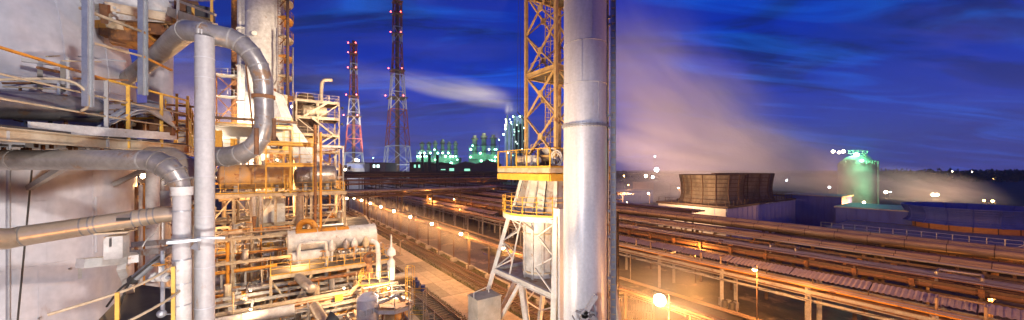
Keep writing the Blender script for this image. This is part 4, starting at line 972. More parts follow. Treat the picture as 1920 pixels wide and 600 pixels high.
v = valve(lg, W(300, 520, 6.2), .5, 'white'); part('valve_pipe', MB().tube([W(280, 521, 6.2), W(320, 520, 6.2)], .025, 8).tube([W(305, 470, 6.3), W(305, 590, 6.1)], .03, 8).ball(W(303, 588, 6.1), .07, 8), M['galv'], lg)
for y in (540, 565, 590): part('sample_line', MB().tube([W(300, y, 6.2), W(335, y - 2, 6.4)], .012, 6), M['galv'], lg)
# pillars between vessel and column
def pillar(x, y0, y1, d, r, lab, m='white'):
    a_ = W(x, y0, d); a_.z = 0; b_ = W(x, y1, d); return single('round_column', MB().cyl(a_, b_, r, 24), M[m], lab, 'column', a_)
pillar(301, 0, 92, 10.5, .28, 'wide pale column right behind the gallery end, below the rusty cap', 'tank')
pillar(286, 0, 318, 8.8, .13, 'bright cream column just right of the vessel wall')
pillar(305, 0, 330, 9.6, .16, 'white insulated riser between vessel and short column', 'clad')
single('junction_box', MB().box(W(309, 372, 9.2), (.28, .15, .4)), M['galv'], 'grey junction box fixed on the riser beside the vessel', 'box', W(309, 372, 9.2))

# ================================================================ PROCESS STRUCTURES
def frame(parent, ps, qs, zs, cw=.24, m='cream', braces=(), rail=True, floor='gate', near=False, zb=0.0, rm='yellow', sides='front'):
    for p in ps:
        for q in qs: part('column', MB().ibeam(G(p, q, zb), G(p, q, zs[-1]), cw, cw, .03), M[m], parent)
    for z in zs:
        for q in qs: part('beam', MB().ibeam(G(ps[0], q, z - .14), G(ps[-1], q, z - .14), .16, .28, .025), M[m], parent)
        for p in ps: part('beam', MB().ibeam(G(p, qs[0], z - .14), G(p, qs[-1], z - .14), .16, .28, .025), M[m], parent)
        if floor: part('floor', MB().box(G((ps[0] + ps[-1]) / 2, (qs[0] + qs[-1]) / 2, z + .02), (ps[-1] - ps[0] - .1, qs[-1] - qs[0] - .1, .04)), M[floor], parent)
        if rail: railing(parent, [G(ps[0], qs[-1], z + .04), G(ps[0], qs[0], z + .04), G(ps[-1], qs[0], z + .04), G(ps[-1], qs[-1], z + .04)], 1.1, 1.5, .028, rm, near)
    for (i, z0, z1, flip) in braces:
        p0_, p1_ = ps[i], ps[i + 1]
        if flip != 1: part('brace', MB().beam(G(p0_, qs[0] - .05, z0), G(p1_, qs[0] - .05, z1 - .2), .13, .13), M[m], parent)
        if flip != 0: part('brace', MB().beam(G(p1_, qs[0] + .08, z0), G(p0_, qs[0] + .08, z1 - .2), .13, .13), M[m], parent)
# F1: tank deck
f1 = thing('tank_deck', 'cream steel deck with yellow rails carrying two horizontal tanks on braced columns', 'structure', G(1.5, 50, 0), A)
frame(f1, [-12, -7.2, -3.2, .6, 4.2, 7.9], [49, 55.5], [7.2, 13.3], .26, 'cream', [(0, 7.2, 13.3, 2), (1, 7.2, 13.3, 2), (2, 7.2, 13.3, 2), (3, 7.2, 13.3, 0), (4, 7.2, 13.3, 0), (0, .3, 7.2, 2), (2, .3, 7.2, 2), (4, .3, 7.2, 2)], near=True)
part('edge_beam', MB().ibeam(G(-12, 48.7, 13.1), G(8.1, 48.7, 13.1), .2, .42, .03), M['cream'], f1)
def htank(label, p0, p1, q, z, r, m, m2=None):
    t = thing('horizontal_tank', label, 'tank', G(p0, q, z - r), A)
    s = part('shell', MB().hcyl(G(p0, q, z), G(p1, q, z), r, 32, .3), M[m], t, ang=50)
    k = p0 + .3
    while k < p1: part('band', MB().cyl(G(k, q, z), G(k + .06, q, z), r * 1.015, 32), M[m2 or m], s); k += 1.35
    for f in (.2, .8): part('saddle', MB().box(G(p0 + (p1 - p0) * f, q, z - r * .95), (.35, r * 1.5, r * .5)), M['steel'], t)
    for f in (.3, .6): part('nozzle', MB().cyl(G(p0 + (p1 - p0) * f, q, z + r * .9), G(p0 + (p1 - p0) * f, q, z + r * 1.3), .16, 12).cyl(G(p0 + (p1 - p0) * f, q, z + r * 1.25), G(p0 + (p1 - p0) * f, q, z + r * 1.35), .26, 12), M[m2 or m], t)
    return t
htank('orange stained horizontal tank on the railed deck, left of its silver neighbour', -4.4, 2.0, 51.3, 15.15, 1.42, 'orange_tank', 'clad')
htank('silver horizontal tank with a round end on the railed deck', 2.9, 6.9, 51.3, 15.15, 1.40, 'clad', 'steel')
# F3 small upper deck behind the loop
f3 = thing('upper_deck', 'small deck with yellow cabinet and rails behind the bottom of the looping pipe', 'structure', G(-4, 52, 0), A)
frame(f3, [-10.5, -6.0, -1.5, 2.4], [53, 58], [18.4, 21.4], .2, 'cream', [(0, 13.3, 18.4, 0), (1, 13.3, 18.4, 1)], near=False, zb=13.3)
part('cabinet', MB().box(G(-5.2, 52.6, 19.5), (1.4, .6, 2.0)), M['yellow'], f3); part('roof_pipe', MB().cyl(G(-11, 52.6, 22.0), G(3, 52.6, 22.0), .16, 12), M['brown'], f3)
part('white_wall', MB().box(G(-5, 57, 20.2), (13, .3, 3.0)), M['farwhite'], f3)
for k in range(10): part('cable_box', MB().box(G(-10 + k * 1.3, 53.4, 18.8 + (k % 3) * .2), (.6, .5, .7 + .3 * (k % 2))), M[('steel', 'yellow', 'white', 'rust')[k % 4]], f3)
# F2 stair structure right of the tall reactor
f2 = thing('stair_structure', 'six storey steel stair structure with zigzag stairs against the blue sky', 'structure', G(6.8, 68, 0), A)
ZS = [13.4, 16.2, 19.0, 21.8, 24.6, 27.3]
frame(f2, [3.6, 6.7, 9.8], [66.2, 71.0], ZS, .2, 'cream', [(1, 13.4, 16.2, 1), (1, 16.2, 19.0, 0), (1, 19.0, 21.8, 0), (1, 24.6, 27.3, 0), (0, 21.8, 24.6, 1), (0, 19, 21.8, 1)], rm='cream', near=False, zb=0)
for z0, z1, pa_, pb_ in ((16.2, 19.0, 8.9, 5.6), (19.0, 21.8, 5.2, 8.9), (21.8, 24.6, 8.9, 5.6), (24.6, 27.3, 4.6, 8.2)):
    for q in (65.6, 66.3): part('stair_stringer', MB().beam(G(pa_, q, z0), G(pb_, q, z1), .06, .24), M['cream'], f2)
    for k in range(9): u_ = (k + .5) / 9; part('tread', MB().box(G(pa_ + (pb_ - pa_) * u_, 65.95, z0 + (z1 - z0) * u_), (.34, .64, .04)), M['gate'], f2)
    railing(f2, [G(pa_, 65.55, z0), G(pb_, 65.55, z1)], 1.0, 1.1, .025, 'cream', False, kick=False)
part('vent_pipe', MB().tube(smooth([G(7.2, 67, 27.3), G(7.2, 67, 30.5), G(7.6, 67, 31.2), G(8.9, 67, 31.3)], it=2), .28, 12), M['clad_tan'], f2)
part('vessel_drum', MB().hcyl(G(4.8, 69, 25.8), G(8.0, 69, 25.8), 1.1, 20), M['clad_tan'], f2); part('vessel_drum', MB().lathe(G(6.0, 69.2, 0), [(1.6, 14), (1.6, 20.5), (1.2, 21.6), (.4, 22.2)], 24), M['orange_tank'], f2); part('vessel_drum', MB().lathe(G(5.2, 70.5, 0), [(1.9, 22), (1.9, 27), (1.1, 29)], 24), M['brown'], f2)
# tall reactor column
tc_ = G(-.6, 70.5, 0); tcn = thing('reactor_column', 'tall white reactor column with side platforms rising past the top edge', 'column', tc_, A)
part('shell', MB().lathe(tc_, [(2.75, 0), (2.75, 26.5), (2.62, 28.2), (2.62, 52)], 48), M['white'], tcn)
for z in (20, 24, 28.2, 32.5, 36.8, 41): part('weld_seam', MB().lathe(tc_, [(2.6, z - .05), (2.66 if z > 27 else 2.79, z), (2.6, z + .05)], 48, False), M['white'], tcn)
for k, z in enumerate((28.0, 31.4, 34.6, 37.7, 40.9, 43.9)):
    big = k == 0; a0, a1 = math.radians(-14), math.radians(75)
    ang_ = [a0 + (a1 - a0) * i / 8 for i in range(9)]
    ro = 4.2 if big else 4.0
    poly = [(tc_.x + 2.6 * math.cos(a), tc_.y + 2.6 * math.sin(a)) for a in ang_] + [(tc_.x + ro * math.cos(a), tc_.y + ro * math.sin(a)) for a in ang_[::-1]]
    part('side_platform', MB().prism(poly, z - .18, z), M['orange' if k % 2 == 0 else 'cream'], tcn)
    railing(tcn, [Vector((tc_.x + ro * math.cos(a), tc_.y + ro * math.sin(a), z)) for a in ang_], 1.1, 1.3, .03, 'rust', False, kick=False)
    for a in (a0 + .15, a1 - .4): part('bracket', MB().beam(tc_ + Vector((2.6 * math.cos(a), 2.6 * math.sin(a), z - 1.3)), tc_ + Vector((3.9 * math.cos(a), 3.9 * math.sin(a), z - .1)), .1, .12), M['rust'], tcn)
ladder(tcn, tc_ + Vector((3.4, -1.6, 22)), tc_ + Vector((3.4, -1.6, 46)), .6, (1, -.3, 0), True, 'rust', .4)
part('riser_pipe', MB().cyl(tc_ + Vector((4.5, -1.2, 13)), tc_ + Vector((4.5, -1.2, 50)), .22, 12), M['brown'], tcn); part('riser_pipe', MB().tube([tc_ + Vector((3.0, -2.6, 26)), tc_ + Vector((3.0, -2.6, 29)), tc_ + Vector((3.9, -2.8, 30)), tc_ + Vector((3.9, -2.8, 38))], .15, 10).tube([tc_ + Vector((5.2, -1, 22)), tc_ + Vector((5.2, -1, 30)), tc_ + Vector((4.6, 0, 36))], .12, 8), M['clad'], tcn)
part('manhole', MB().cyl(W(477, 62, 54.5), W(477, 62, 56.5), .35, 16), M['white'], tcn)
rw = MB(); mb2 = MB()
for k in range(70):
    c = tc_ + Vector((rnd.uniform(2.7, 5.0), rnd.uniform(-3.0, -1), rnd.uniform(13.5, 29)))
    (rw if k % 3 else mb2).box(c, (rnd.uniform(.2, .9), rnd.uniform(.2, .6), rnd.uniform(.2, 1.2)), rnd.random())
part('fitting', rw, M['rust'], tcn, kind='stuff'); part('fitting', mb2, M['cream'], tcn, kind='stuff')
part('light_box', MB().box(tc_ + Vector((5.2, -2.2, 23.6)), (1.1, .6, .7), .3), M['orange'], tcn)
# slimmer columns to its left
def slim(x, d, r, ztop, lab, m, ybase=0):
    b = W(x, 318, d); b.z = 0; t = thing('process_column', lab, 'column', b, A)
    part('shell', MB().lathe(b, [(r, 0), (r, ztop)], 28), M[m], t); return t, b
t, b = slim(461, 58, 1.15, 50, 'slim white column left of the tall reactor', 'white')
for z in (22, 27, 33, 39, 45): part('flange', MB().lathe(b, [(1.15, z - .08), (1.3, z - .08), (1.3, z + .08), (1.15, z + .08)], 28, False), M['white'], t)
t, b = slim(441, 60, .55, 50, 'dark rusty pipe column farthest left beside the slim white one', 'rust')
for z in (28, 31.5, 45.0): part('platform', MB().box(b + Vector((.6, -1.2, z)), (4.2, 2.2, .16)), M['steel'], t); railing(t, [b + Vector((-1.6, -2.2, z)), b + Vector((2.6, -2.2, z))], 1.1, 1.0, .03, 'steel', False)
for z0, z1 in ((24, 28), (28, 31.5)): part('brace', MB().beam(b + Vector((-1.4, -2, z0)), b + Vector((2.4, -2, z1)), .12, .12).beam(b + Vector((2.4, -2, z0)), b + Vector((-1.4, -2, z1)), .12, .12).beam(b + Vector((-1.5, -2, 16)), b + Vector((-1.5, -2, 32)), .2, .2).beam(b + Vector((2.5, -2, 16)), b + Vector((2.5, -2, 32)), .2, .2), M['rust'], t)
t, b = slim(472, 57, .4, 50, 'thin cream riser squeezed between slim column and reactor', 'cream')
# yellow tower ladder by the deck
f4 = thing('ladder_cage', 'yellow caged ladder tower between the loop pipe and the stair structure', 'ladder', G(1.0, 52, 0), A)
ladder(f4, G(1.8, 48.2, 13.4), G(1.8, 48.2, 20.5), .7, G(0, -1) - G(0, 0), True, 'yellow', .4)
frame(f4, [-.3, 2.0, 4.4], [47.2, 49.0], [16.6, 19.0], .14, 'yellow', [], near=False, zb=13.3, floor='gate')
# white chute
single('white_chute', MB().beam(W(528, 232, 46), W(598, 330, 46), 2.2, 1.6, (0, 1, 0)).beam(W(508, 180, 47), W(530, 240, 46), 2.0, 2.2, (0, 1, 0)), M['white'], 'smooth white chute slanting down beside the stair structure', 'chute', W(560, 280, 46))
# ================================================================ dense process area
pk = ['pipe_tan', 'clad', 'orange', 'clad_tan', 'rust', 'white', 'galv', 'cream']
def clutter(t, p0, p1, q0, q1, z0, z1, nv, nu, nz, nb, seed, rmax=.22):
    r = random.Random(seed)
    for i in range(nv):
        z = r.uniform(z0, z1); q = r.uniform(q0, q1); a_ = r.uniform(p0, p1 - 2); b_ = min(p1, a_ + r.uniform(2.5, (p1 - p0))); rr = r.choice((.05, .07, .1, .14, rmax))
        pts = [G(a_, q, z), G(b_, q, z)]
        if r.random() < .6: pts.append(G(b_, q, max(z0, z - r.uniform(.8, 3))))
        if r.random() < .4: pts.insert(0, G(a_, q, z + r.uniform(.6, 2)))
        part('pipe', MB().tube(pts, rr, 8), M[r.choice(pk)], t)
    for i in range(nu):
        z = r.uniform(z0, z1); p = r.uniform(p0, p1); a_ = r.uniform(q0, q1 - 1.5); b_ = min(q1, a_ + r.uniform(2, q1 - q0)); rr = r.choice((.05, .08, .12, .16))
        pts = [G(p, a_, z), G(p, b_, z)]
        if r.random() < .6: pts.insert(0, G(p, a_, max(z0, z - r.uniform(.6, 2.5))))
        part('pipe', MB().tube(pts, rr, 8), M[r.choice(pk)], t)
    for i in range(nz):
        p, q = r.uniform(p0, p1), r.uniform(q0, q1); za = r.uniform(z0 - 1, (z0 + z1) / 2); zb_ = r.uniform((z0 + z1) / 2, z1 + .6); rr = r.choice((.04, .06, .09, .15, .28))
        pts = [G(p, q, max(0, za)), G(p, q, zb_)]
        if r.random() < .5: pts.append(G(p + r.choice((-.8, .8)), q, zb_))
        part('riser', MB().tube(pts, rr, 8), M[r.choice(pk)], t)
    for i in range(nb):
        c = G(r.uniform(p0, p1), r.uniform(q0, q1), r.uniform(z0, z1)); k = r.random()
        if k < .35: valve(t, c, r.uniform(.8, 1.4), r.choice(('cream', 'orange', 'white')))
        elif k < .6: part('junction_box', MB().box(c, (r.uniform(.3, .7), .25, r.uniform(.4, .9))), M[r.choice(('galv', 'white', 'yellow', 'steel'))], t)
        elif k < .8: part('pump', MB().cyl(c, c + Vector((CA, SA, 0)) * .7, .28, 12).cyl(c + Vector((CA, SA, 0)) * .75, c + Vector((CA, SA, 0)) * .95, .4, 12).box(c - Vector((0, 0, .3)) + Vector((CA, SA, 0)) * .4, (1.2, .5, .12)), M[r.choice(('orange', 'clad', 'cream'))], t)
        else: part('filter_pot', MB().lathe(c, [(.12, -.9), (.3, -.7), (.3, .5), (.34, .52), (.34, .62), (.1, .75)], 12), M[r.choice(('white', 'clad', 'orange_tank'))], t)
def bay(lab, p0, p1, q0, q1, zs, cl, seed, cols=3, rail=True, m='cream', br=()):
    t = thing('pipe_structure', lab, 'structure', G(p0, q0, 0), A)
    ps = [p0 + (p1 - p0) * i / cols for i in range(cols + 1)]
    frame(t, ps, [q0, q1], zs, .18, m, br, rail=rail, floor=None, near=False)
    clutter(t, p0, p1, q0, q1, .8, zs[-1] + .4, *cl, seed); return t
bay('crowded pipework under the tank deck between braced columns', -11, 7.5, 49.5, 55, [3.8, 9.8], (26, 14, 34, 26), 21, 5, False)
bay('deep pipework behind the tank deck, mostly hidden', -14, 9, 57, 64, [5, 10, 15, 19.5], (22, 8, 30, 14), 22, 4, False, 'steel')
bay('middle pipe bay left of the heat exchanger with orange and silver lines', -12.5, 2, 42, 47.5, [4, 7.4, 9.6], (26, 14, 26, 24), 23, 3, False, 'cream', [(0, 4, 9.6, 2)])
bay('low pipe bay in front of the heat exchanger platform', -9, 10.5, 33.5, 38.5, [2.6, 4.6], (26, 14, 18, 22), 24, 5, False, 'steel')
bay('front pipe bay at the bottom left behind the tall round column', -6, 9, 25.5, 31.5, [2.2, 4.2], (22, 12, 14, 18), 25, 4, False, 'steel')
bay('pipe bay in the gap left of the tall round column', -22, -11, 36, 47, [5, 9, 13, 16.8], (20, 16, 30, 24), 26, 3, True, 'cream')
bay('tangle of thin pipes directly under the exchanger platform', -8, 11, 39, 43, [3.0, 5.0], (24, 12, 30, 26), 41, 6, False, 'steel')
bay('second tangle of thin risers right below the railed tank deck', -12, 7.6, 47.8, 49, [9.0], (20, 4, 38, 22), 42, 3, False, 'steel')
bay('close pipe bay low between the round columns and the front pipes', -3.5, 6, 19, 23.5, [1.6, 3.2], (12, 8, 8, 10), 27, 3, False, 'steel')
# heat exchanger on its railed platform
q0 = 40.6; xa, xb = P_at(543, q0), P_at(703, q0)
hxp = thing('exchanger_platform', 'long cream railed platform running to the right below the white heat exchanger', 'platform', G(4, 38, 0), A)
qf = 38.6; pe0, pe1 = P_at(520, qf) - .5, P_at(733, qf)
frame(hxp, [pe0, pe0 + 3.2, pe0 + 6.4, pe0 + 9.6, pe1], [qf, 43.4], [6.3], .2, 'cream', [(0, .3, 6.2, 2), (2, .3, 6.2, 2)], near=True)
part('edge_beam', MB().beam(G(pe0, qf - .14, 6.2), G(pe1, qf - .14, 6.2), .08, .34), M['cream'], hxp)
hx = thing('heat_exchanger', 'fat white horizontal heat exchanger with orange stained top on the railed platform', 'heat exchanger', G((xa + xb) / 2, 41, 6.3), A)
zc = 8.75
s = part('shell', MB().cyl(G(xa, 41.4, zc), G(xb, 41.4, zc), 1.15, 36), M['white'], hx)
part('end_flange', MB().cyl(G(xa - .12, 41.4, zc), G(xa, 41.4, zc), 1.22, 36).cyl(G(xb, 41.4, zc), G(xb + .12, 41.4, zc), 1.22, 36), M['white'], hx)
part('stained_lid', MB().tube([G(xa + .8 + i * .01, 41.4, zc + .02) for i in (0, 480)], 1.16, 36).v and MB().cyl(G(xa + .5, 41.4, zc + .16), G(xb - 2.6, 41.4, zc + .16), 1.03, 36), M['orange'], hx)
for f in (.05, .3, .52, .75, .95): part('band', MB().cyl(G(xa + (xb - xa) * f, 41.4, zc), G(xa + (xb - xa) * f + .07, 41.4, zc), 1.215, 36), M['white'], s)
part('lower_shell', MB().cyl(G(xa + .2, 40.3, 7.35), G(xa + 3.4, 40.3, 7.35), .62, 28), M['white'], hx); part('lower_shell', MB().cyl(G(xa + 4.2, 40.3, 7.3), G(xb - .4, 40.3, 7.3), .5, 24), M['clad'], hx)
part('white_loop', MB().tube(smooth([G(xa + .7, 39.7, 6.9), G(xa + .7, 39.7, 8.5), G(xa + .9, 39.7, 8.8), G(xa + 2.9, 39.7, 8.8), G(xa + 3.1, 39.7, 8.5), G(xa + 3.1, 39.7, 4.5)], it=1), .17, 12), M['white'], hx)
for f, mm in ((.45, 'white'), (.62, 'clad'), (.72, 'white'), (.86, 'cream')):
    c = G(xa + (xb - xa) * f, 39.9, 8.0); part('dome_valve', MB().lathe(c, [(.12, -1.3), (.14, -.3), (.32, -.2), (.36, .25), (.26, .6), (.08, .85)], 14), M[mm], hx)
for f in (.35, .55, .66, .78, .93): valve(hx, G(xa + (xb - xa) * f, 39.5, 7.2), 1.5, 'cream')
for k in range(9): part('small_pipe', MB().tube([G(xa + 4 + k * .8, 39.4, 6.5), G(xa + 4 + k * .8, 39.4, 7.4 + .3 * (k % 3)), G(xa + 4.5 + k * .8, 39.9, 7.4 + .3 * (k % 3))], .06, 6), M[pk[k % 8]], hx)
# orange gooseneck behind it and the pair of rusty risers
gn = G(P_at(576, 43.3), 43.3, 9.6); single('gooseneck_pipe', MB().tube([gn + Vector((-.9, 0, -1.6))] + arc(gn, .9, PI, 0, (1, 0, 0), (0, 0, 1), 10) + [gn + Vector((.9, 0, -1.6))], .30, 16), M['orange'], 'thick orange gooseneck pipe arching above the heat exchanger', 'pipe', gn)
rp_ = G(P_at(591, 45), 45, 9); mb = MB()
single('riser_pipe', MB().cyl(rp_, rp_ + Vector((0, 0, 12)), .16, 12), M['rust'], 'left one of two tall rusty orange risers above the heat exchanger', 'pipe', rp_)
rp2 = rp_ + Vector((.62, 0, 0)); single('riser_pipe', MB().cyl(rp2, rp2 + Vector((0, 0, 11.2)), .13, 12), M['orange'], 'right one of two tall rusty orange risers above the heat exchanger', 'pipe', rp2)
# curved silver downpipes
for x, q, z0, z1, r, lab in ((476, 48.2, 7.4, 13, .34, 'shiny silver downpipe bending at its foot below the tank deck'), (489, 48.0, 7.6, 13, .22, 'thinner silver downpipe right of the bent one'), (562, 49.2, 8, 13, .45, 'fat cream riser under the silver tank')):
    c = G(P_at(x, q), q, z0); single('downpipe', MB().tube([c + Vector((-1.4, 0, -.4)), c + Vector((-.5, 0, -.4)), c + Vector((-.12, 0, -.1)), c + Vector((0, 0, .5)), c + Vector((0, 0, z1 - z0))] if r == .34 else [c, c + Vector((0, 0, z1 - z0))], r, 14), M['clad' if r != .45 else 'cream'], lab, 'pipe', c)
# white panel stack and glazed roof panels
single('wall_panel', MB().box(G(P_at(510, 50.5), 50.5, 10.3), (2.6, .3, 4.6)), M['white'], 'blank white panel standing under the orange tank', 'panel', G(P_at(510, 50.5), 50.5, 8))
rfp = thing('panel_roof', 'sloping grey louvre roof panels in cream frames beyond the heat exchanger', 'roof', G(6.5, 44, 8), A)
for i in range(2):
    for k in range(6):
        a_ = G(5.2 + i * 3.1, 45.6 + k * 1.1, 7.9 + k * .26); part('roof_panel', MB().plate([a_, a_ + (G(2.7, 0) - G(0, 0)), a_ + (G(2.7, 1.0) - G(0, 0)) + Vector((0, 0, .24)), a_ + (G(0, 1.0) - G(0, 0)) + Vector((0, 0, .24))], .05), M['gate'], rfp)
    for s in (0, 2.85): part('roof_beam', MB().beam(G(5.1 + i * 3.1 + s, 45.4, 7.85), G(5.1 + i * 3.1 + s, 52.4, 9.5), .22, .2), M['cream'], rfp)
    part('leg', MB().box(G(5.2 + i * 3.1, 45.6, 3.9), (.2, .2, 7.8)).box(G(7.9 + i * 3.1, 45.6, 3.9), (.2, .2, 7.8)), M['cream'], rfp)
# stairs & v-rack of long pipes in the foreground
def vline(x0, y0, z, x1, r, m, lab, x2=None, bands=False):
    p, q = PQ(x0, y0, z); pa_, pb_ = P_at(x1 if x1 < x0 else x0, q), P_at(x2 or x0, q)
    t = thing('pipe_run', lab, 'pipe', G(pa_, q, z), A); banded_pipe(t, [G(pa_, q, z), G(pb_, q, z)], r, m, 16, bands, 1.6)
    for f in (.15, .5, .85): part('support', MB().box(G(pa_ + (pb_ - pa_) * f, q, (z - r) / 2), (.16, .16, z - r)), M['steel'], t)
    return t
vline(480, 503, 6.4, 395, .17, 'orange', 'bright orange pipe emerging from behind the tall column at mid height', 520)
vline(560, 525, 4.8, 395, .20, 'clad', 'long silver pipe crossing the lower left, topmost of a close pair', 740)
vline(560, 532, 4.5, 395, .13, 'orange', 'long orange brown pipe running along the silver one', 690)
vline(640, 517, 5.6, 540, .14, 'rust', 'brown pipe rising to the right below the platform edge', 700)
vline(480, 560, 3.9, 395, .36, 'orange_tank', 'fat orange stained pipe at the bottom left, open end to the right', 500, True)
vline(500, 574, 3.7, 395, .12, 'clad_tan', 'thin tan pipe under the fat orange one', 690)
vline(670, 562, 4.0, 550, .16, 'clad_tan', 'tan pipe with a bracket at the lower middle', 700)
vline(500, 590, 4.6, 400, .44, 'white', 'fat white pipe with a cut end along the bottom edge', 552, True)
vline(700, 527, 3.6, 590, .42, 'clad_tan', 'large grey brown pipe reaching out over the railway track', 770, True)
vline(620, 546, 4.3, 560, .10, 'cream', 'thin cream pipe near the lower middle', 690)
vline(440, 520, 5.2, 400, .5, 'tank', 'pale drum like pipe end standing by the tall column', 432)
# diagonal vessels
single('pipe_stub', MB().hcyl(W(560, 520, 33), W(585, 541, 31), .42, 20), M['clad'], 'rounded silver stub pointing down to the right', 'pipe', W(570, 530, 32))
single('pipe_stub', MB().cyl(W(590, 574, 28), W(612, 612, 24), .38, 20), M['clad_tan'], 'thick tan pipe leaning out of the bottom edge', 'pipe', W(600, 590, 27))
single('brace_beam', MB().beam(W(655, 552, 31), W(692, 508, 33), .2, .2), M['cream'], 'cream beam leaning up to the right above the round platform', 'beam', W(670, 530, 32))
# ================================================================ round platform tower near the track
rt = thing('round_platform', 'small vessel with an octagonal cream railed platform beside the railway track', 'platform', W(738, 570, 28) * Vector((1, 1, 0)), A)
rc_ = W(737, 572, 28); rc_.z = 0; PZ = 5.2
oct_ = [(rc_.x + 1.55 * math.cos(2 * PI * (k + .5) / 8), rc_.y + 1.55 * math.sin(2 * PI * (k + .5) / 8)) for k in range(8)]
part('floor', MB().prism(oct_, PZ - .05, PZ), M['rust'], rt)
for k in range(8): part('edge_beam', MB().beam(Vector(oct_[k] + (PZ,)), Vector(oct_[(k + 1) % 8] + (PZ,)), .08, .24), M['white'], rt)
railing(rt, [Vector(o + (PZ + .1,)) for o in oct_], 1.05, 1.3, .025, 'cream', True, closed=True)
part('vessel', MB().lathe(rc_ + Vector((0, 0, 0)), [(.7, 0), (.7, 4.6), (.4, 5.0)], 20), M['orange_tank'], rt)
for k in range(6): an = k * PI / 3; part('riser', MB().cyl(rc_ + Vector((.85 * math.cos(an), .85 * math.sin(an), 0)), rc_ + Vector((.85 * math.cos(an), .85 * math.sin(an), 5.1)), .06, 8), M[('rust', 'cream', 'orange')[k % 3]], rt)
part('deck_pipe', MB().tube(smooth([rc_ + Vector((-1.2, -.3, PZ + .3)), rc_ + Vector((-.4, 0, PZ + .4)), rc_ + Vector((.2, .2, PZ + .8)), rc_ + Vector((.7, .4, PZ + .2))], it=1), .13, 10), M['clad'], rt)
gv = W(690, 590, 27.5); gv.z = 0
t = thing('grey_vessel', 'plain grey upright vessel left of the octagonal platform with white clamps', 'vessel', gv)
part('shell', MB().lathe(gv, [(.82, 0), (.82, 6.0), (.5, 6.3)], 28), M['tank'], t); part('clamp', MB().box(gv + Vector((-.1, -.85, 5.1)), (.5, .25, .4), 0).box(gv + Vector((.45, -.75, 5.2)), (.35, .25, .35), 0), M['white'], t)
t = thing('equipment_stand', 'upper railed stand with rusty gear and a white pipe bend beside the platform', 'stand', W(690, 520, 31) * Vector((1, 1, 0)), A)
es = W(705, 545, 31); es.z = 0
part('deck', MB().box(es + Vector((0, 0, 6.1)), (2.6, 2.2, .12)), M['cream'], t)
railing(t, [es + Vector((-1.5, .9, 6.15)), es + Vector((-.9, -1.4, 6.15)), es + Vector((1.4, -.6, 6.15))], 1.1, .9, .025, 'yellow', True)
for k in range(4): part('leg', MB().box(es + Vector((-.9 + (k % 2) * 1.8, -.6 + (k // 2) * 1.4, 3.0)), (.14, .14, 6.0)), M['rust'], t)
part('white_bend', MB().tube(smooth([es + Vector((.2, 0, 6.4)), es + Vector((.2, 0, 9.2)), es + Vector((.0, 0, 9.6)), es + Vector((-.4, 0, 9.7))], it=1), .2, 12), M['white'], t)
part('rusty_gear', MB().ring(es + Vector((-.5, 0, 8.2)), .5, .12, 16, 6, axis=((1, 0, 0), (0, 0, 1))).lathe(es + Vector((-.6, 0, 6.4)), [(.3, 0), (.35, .4), (.2, 1.2), (.32, 1.9)], 12), M['rust'], t)
part('white_filter', MB().lathe(es + Vector((1.2, .4, 6.2)), [(.3, 0), (.35, 1.6), (.15, 1.9), (.15, 2.1), (.42, 2.2), (.36, 2.6), (.1, 2.9), (.06, 4.0)], 14), M['white'], t)
# caged ladder tower over the track
t = thing('ladder_tower', 'slender railed ladder tower beside the railway track at the bottom edge', 'ladder', W(785, 580, 27) * Vector((1, 1, 0)), A)
lt = W(783, 580, 27); lt.z = 0
for a_, b_ in ((-.55, -.4), (.55, -.4), (.55, .4), (-.55, .4)): part('leg', MB().box(lt + Vector((a_, b_, 3.4)), (.07, .07, 6.8), 0), M['cream'], t)
for k in range(8):
    z = .8 + k * .85; part('frame_ring', MB().tube([lt + Vector((-.55, -.4, z)), lt + Vector((.55, -.4, z)), lt + Vector((.55, .4, z)), lt + Vector((-.55, .4, z)), lt + Vector((-.55, -.4, z))], .025, 5), M['yellow' if k % 2 else 'cream'], t)
ladder(t, W(762, 560, 29.5) * Vector((1, 1, 0)) + Vector((0, 0, 3.5)), W(762, 560, 29.5) * Vector((1, 1, 0)) + Vector((0, 0, 7.9)), .5, (1, 0, 0), True, 'yellow', .3)
ladder(t, W(808, 590, 26.5) * Vector((1, 1, 0)), W(808, 590, 26.5) * Vector((1, 1, 0)) + Vector((0, 0, 5.4)), .5, (0, -1, 0), True, 'cream', .3)
# ================================================================ plant lamps and added floodlights
def flood(x, y, d, aim, power, colr, spot, lab, rb=.09, g='added and unseen floodlights', pos=None):  # floodlights put in, many out of view, to brighten what they face
    c = pos or W(x, y, d); t = thing('floodlight', lab, 'lamp', c, 0, g); a_ = Vector(aim); dr = (a_ - c).normalized()
    part('housing', MB().cyl(c - dr * .35, c - dr * .02, .12, 14, .26), M['dark'], t); part('lens', MB().cyl(c - dr * .05, c - dr * .03, .22, 14), M['L_hot'], t)
    part('yoke', MB().tube([c + Vector((-.3, 0, 0)) - dr * .2, c + Vector((-.3, 0, -.4)) - dr * .2, c + Vector((.3, 0, -.4)) - dr * .2, c + Vector((.3, 0, 0)) - dr * .2], .02, 6), M['steel'], t)
    lamp(t, c + dr * .12, power, colr, rb, spot, a_); return t
def glow(x, y, d, power, colr, lab, rb=.16, gm='L_hot'):
    c = W(x, y, d); t = thing('bulkhead_lamp', lab, 'lamp', c, 0, 'small lamps inside the plant')
    part('bulb', MB().ball(c, rb, 6), M[gm], t); part('guard', MB().lathe(c + Vector((0, 0, rb)), [(rb * 1.3, -.04), (rb * 1.5, .03), (rb * .5, .12)], 10), M['steel'], t)
    lamp(t, c - Vector((0, 0, rb + .18)) + Vector((.15, -.3, 0)), power, colr, .1); return t
flood(0, 0, 0, (-9.5, 8, 15), 7500, COOL, 100, 'unseen floodlight right behind the camera aimed at the grey vessel', pos=Vector((4.5, -2.5, 21.5)), rb=.35)  # this and the next are unseen lights behind the camera
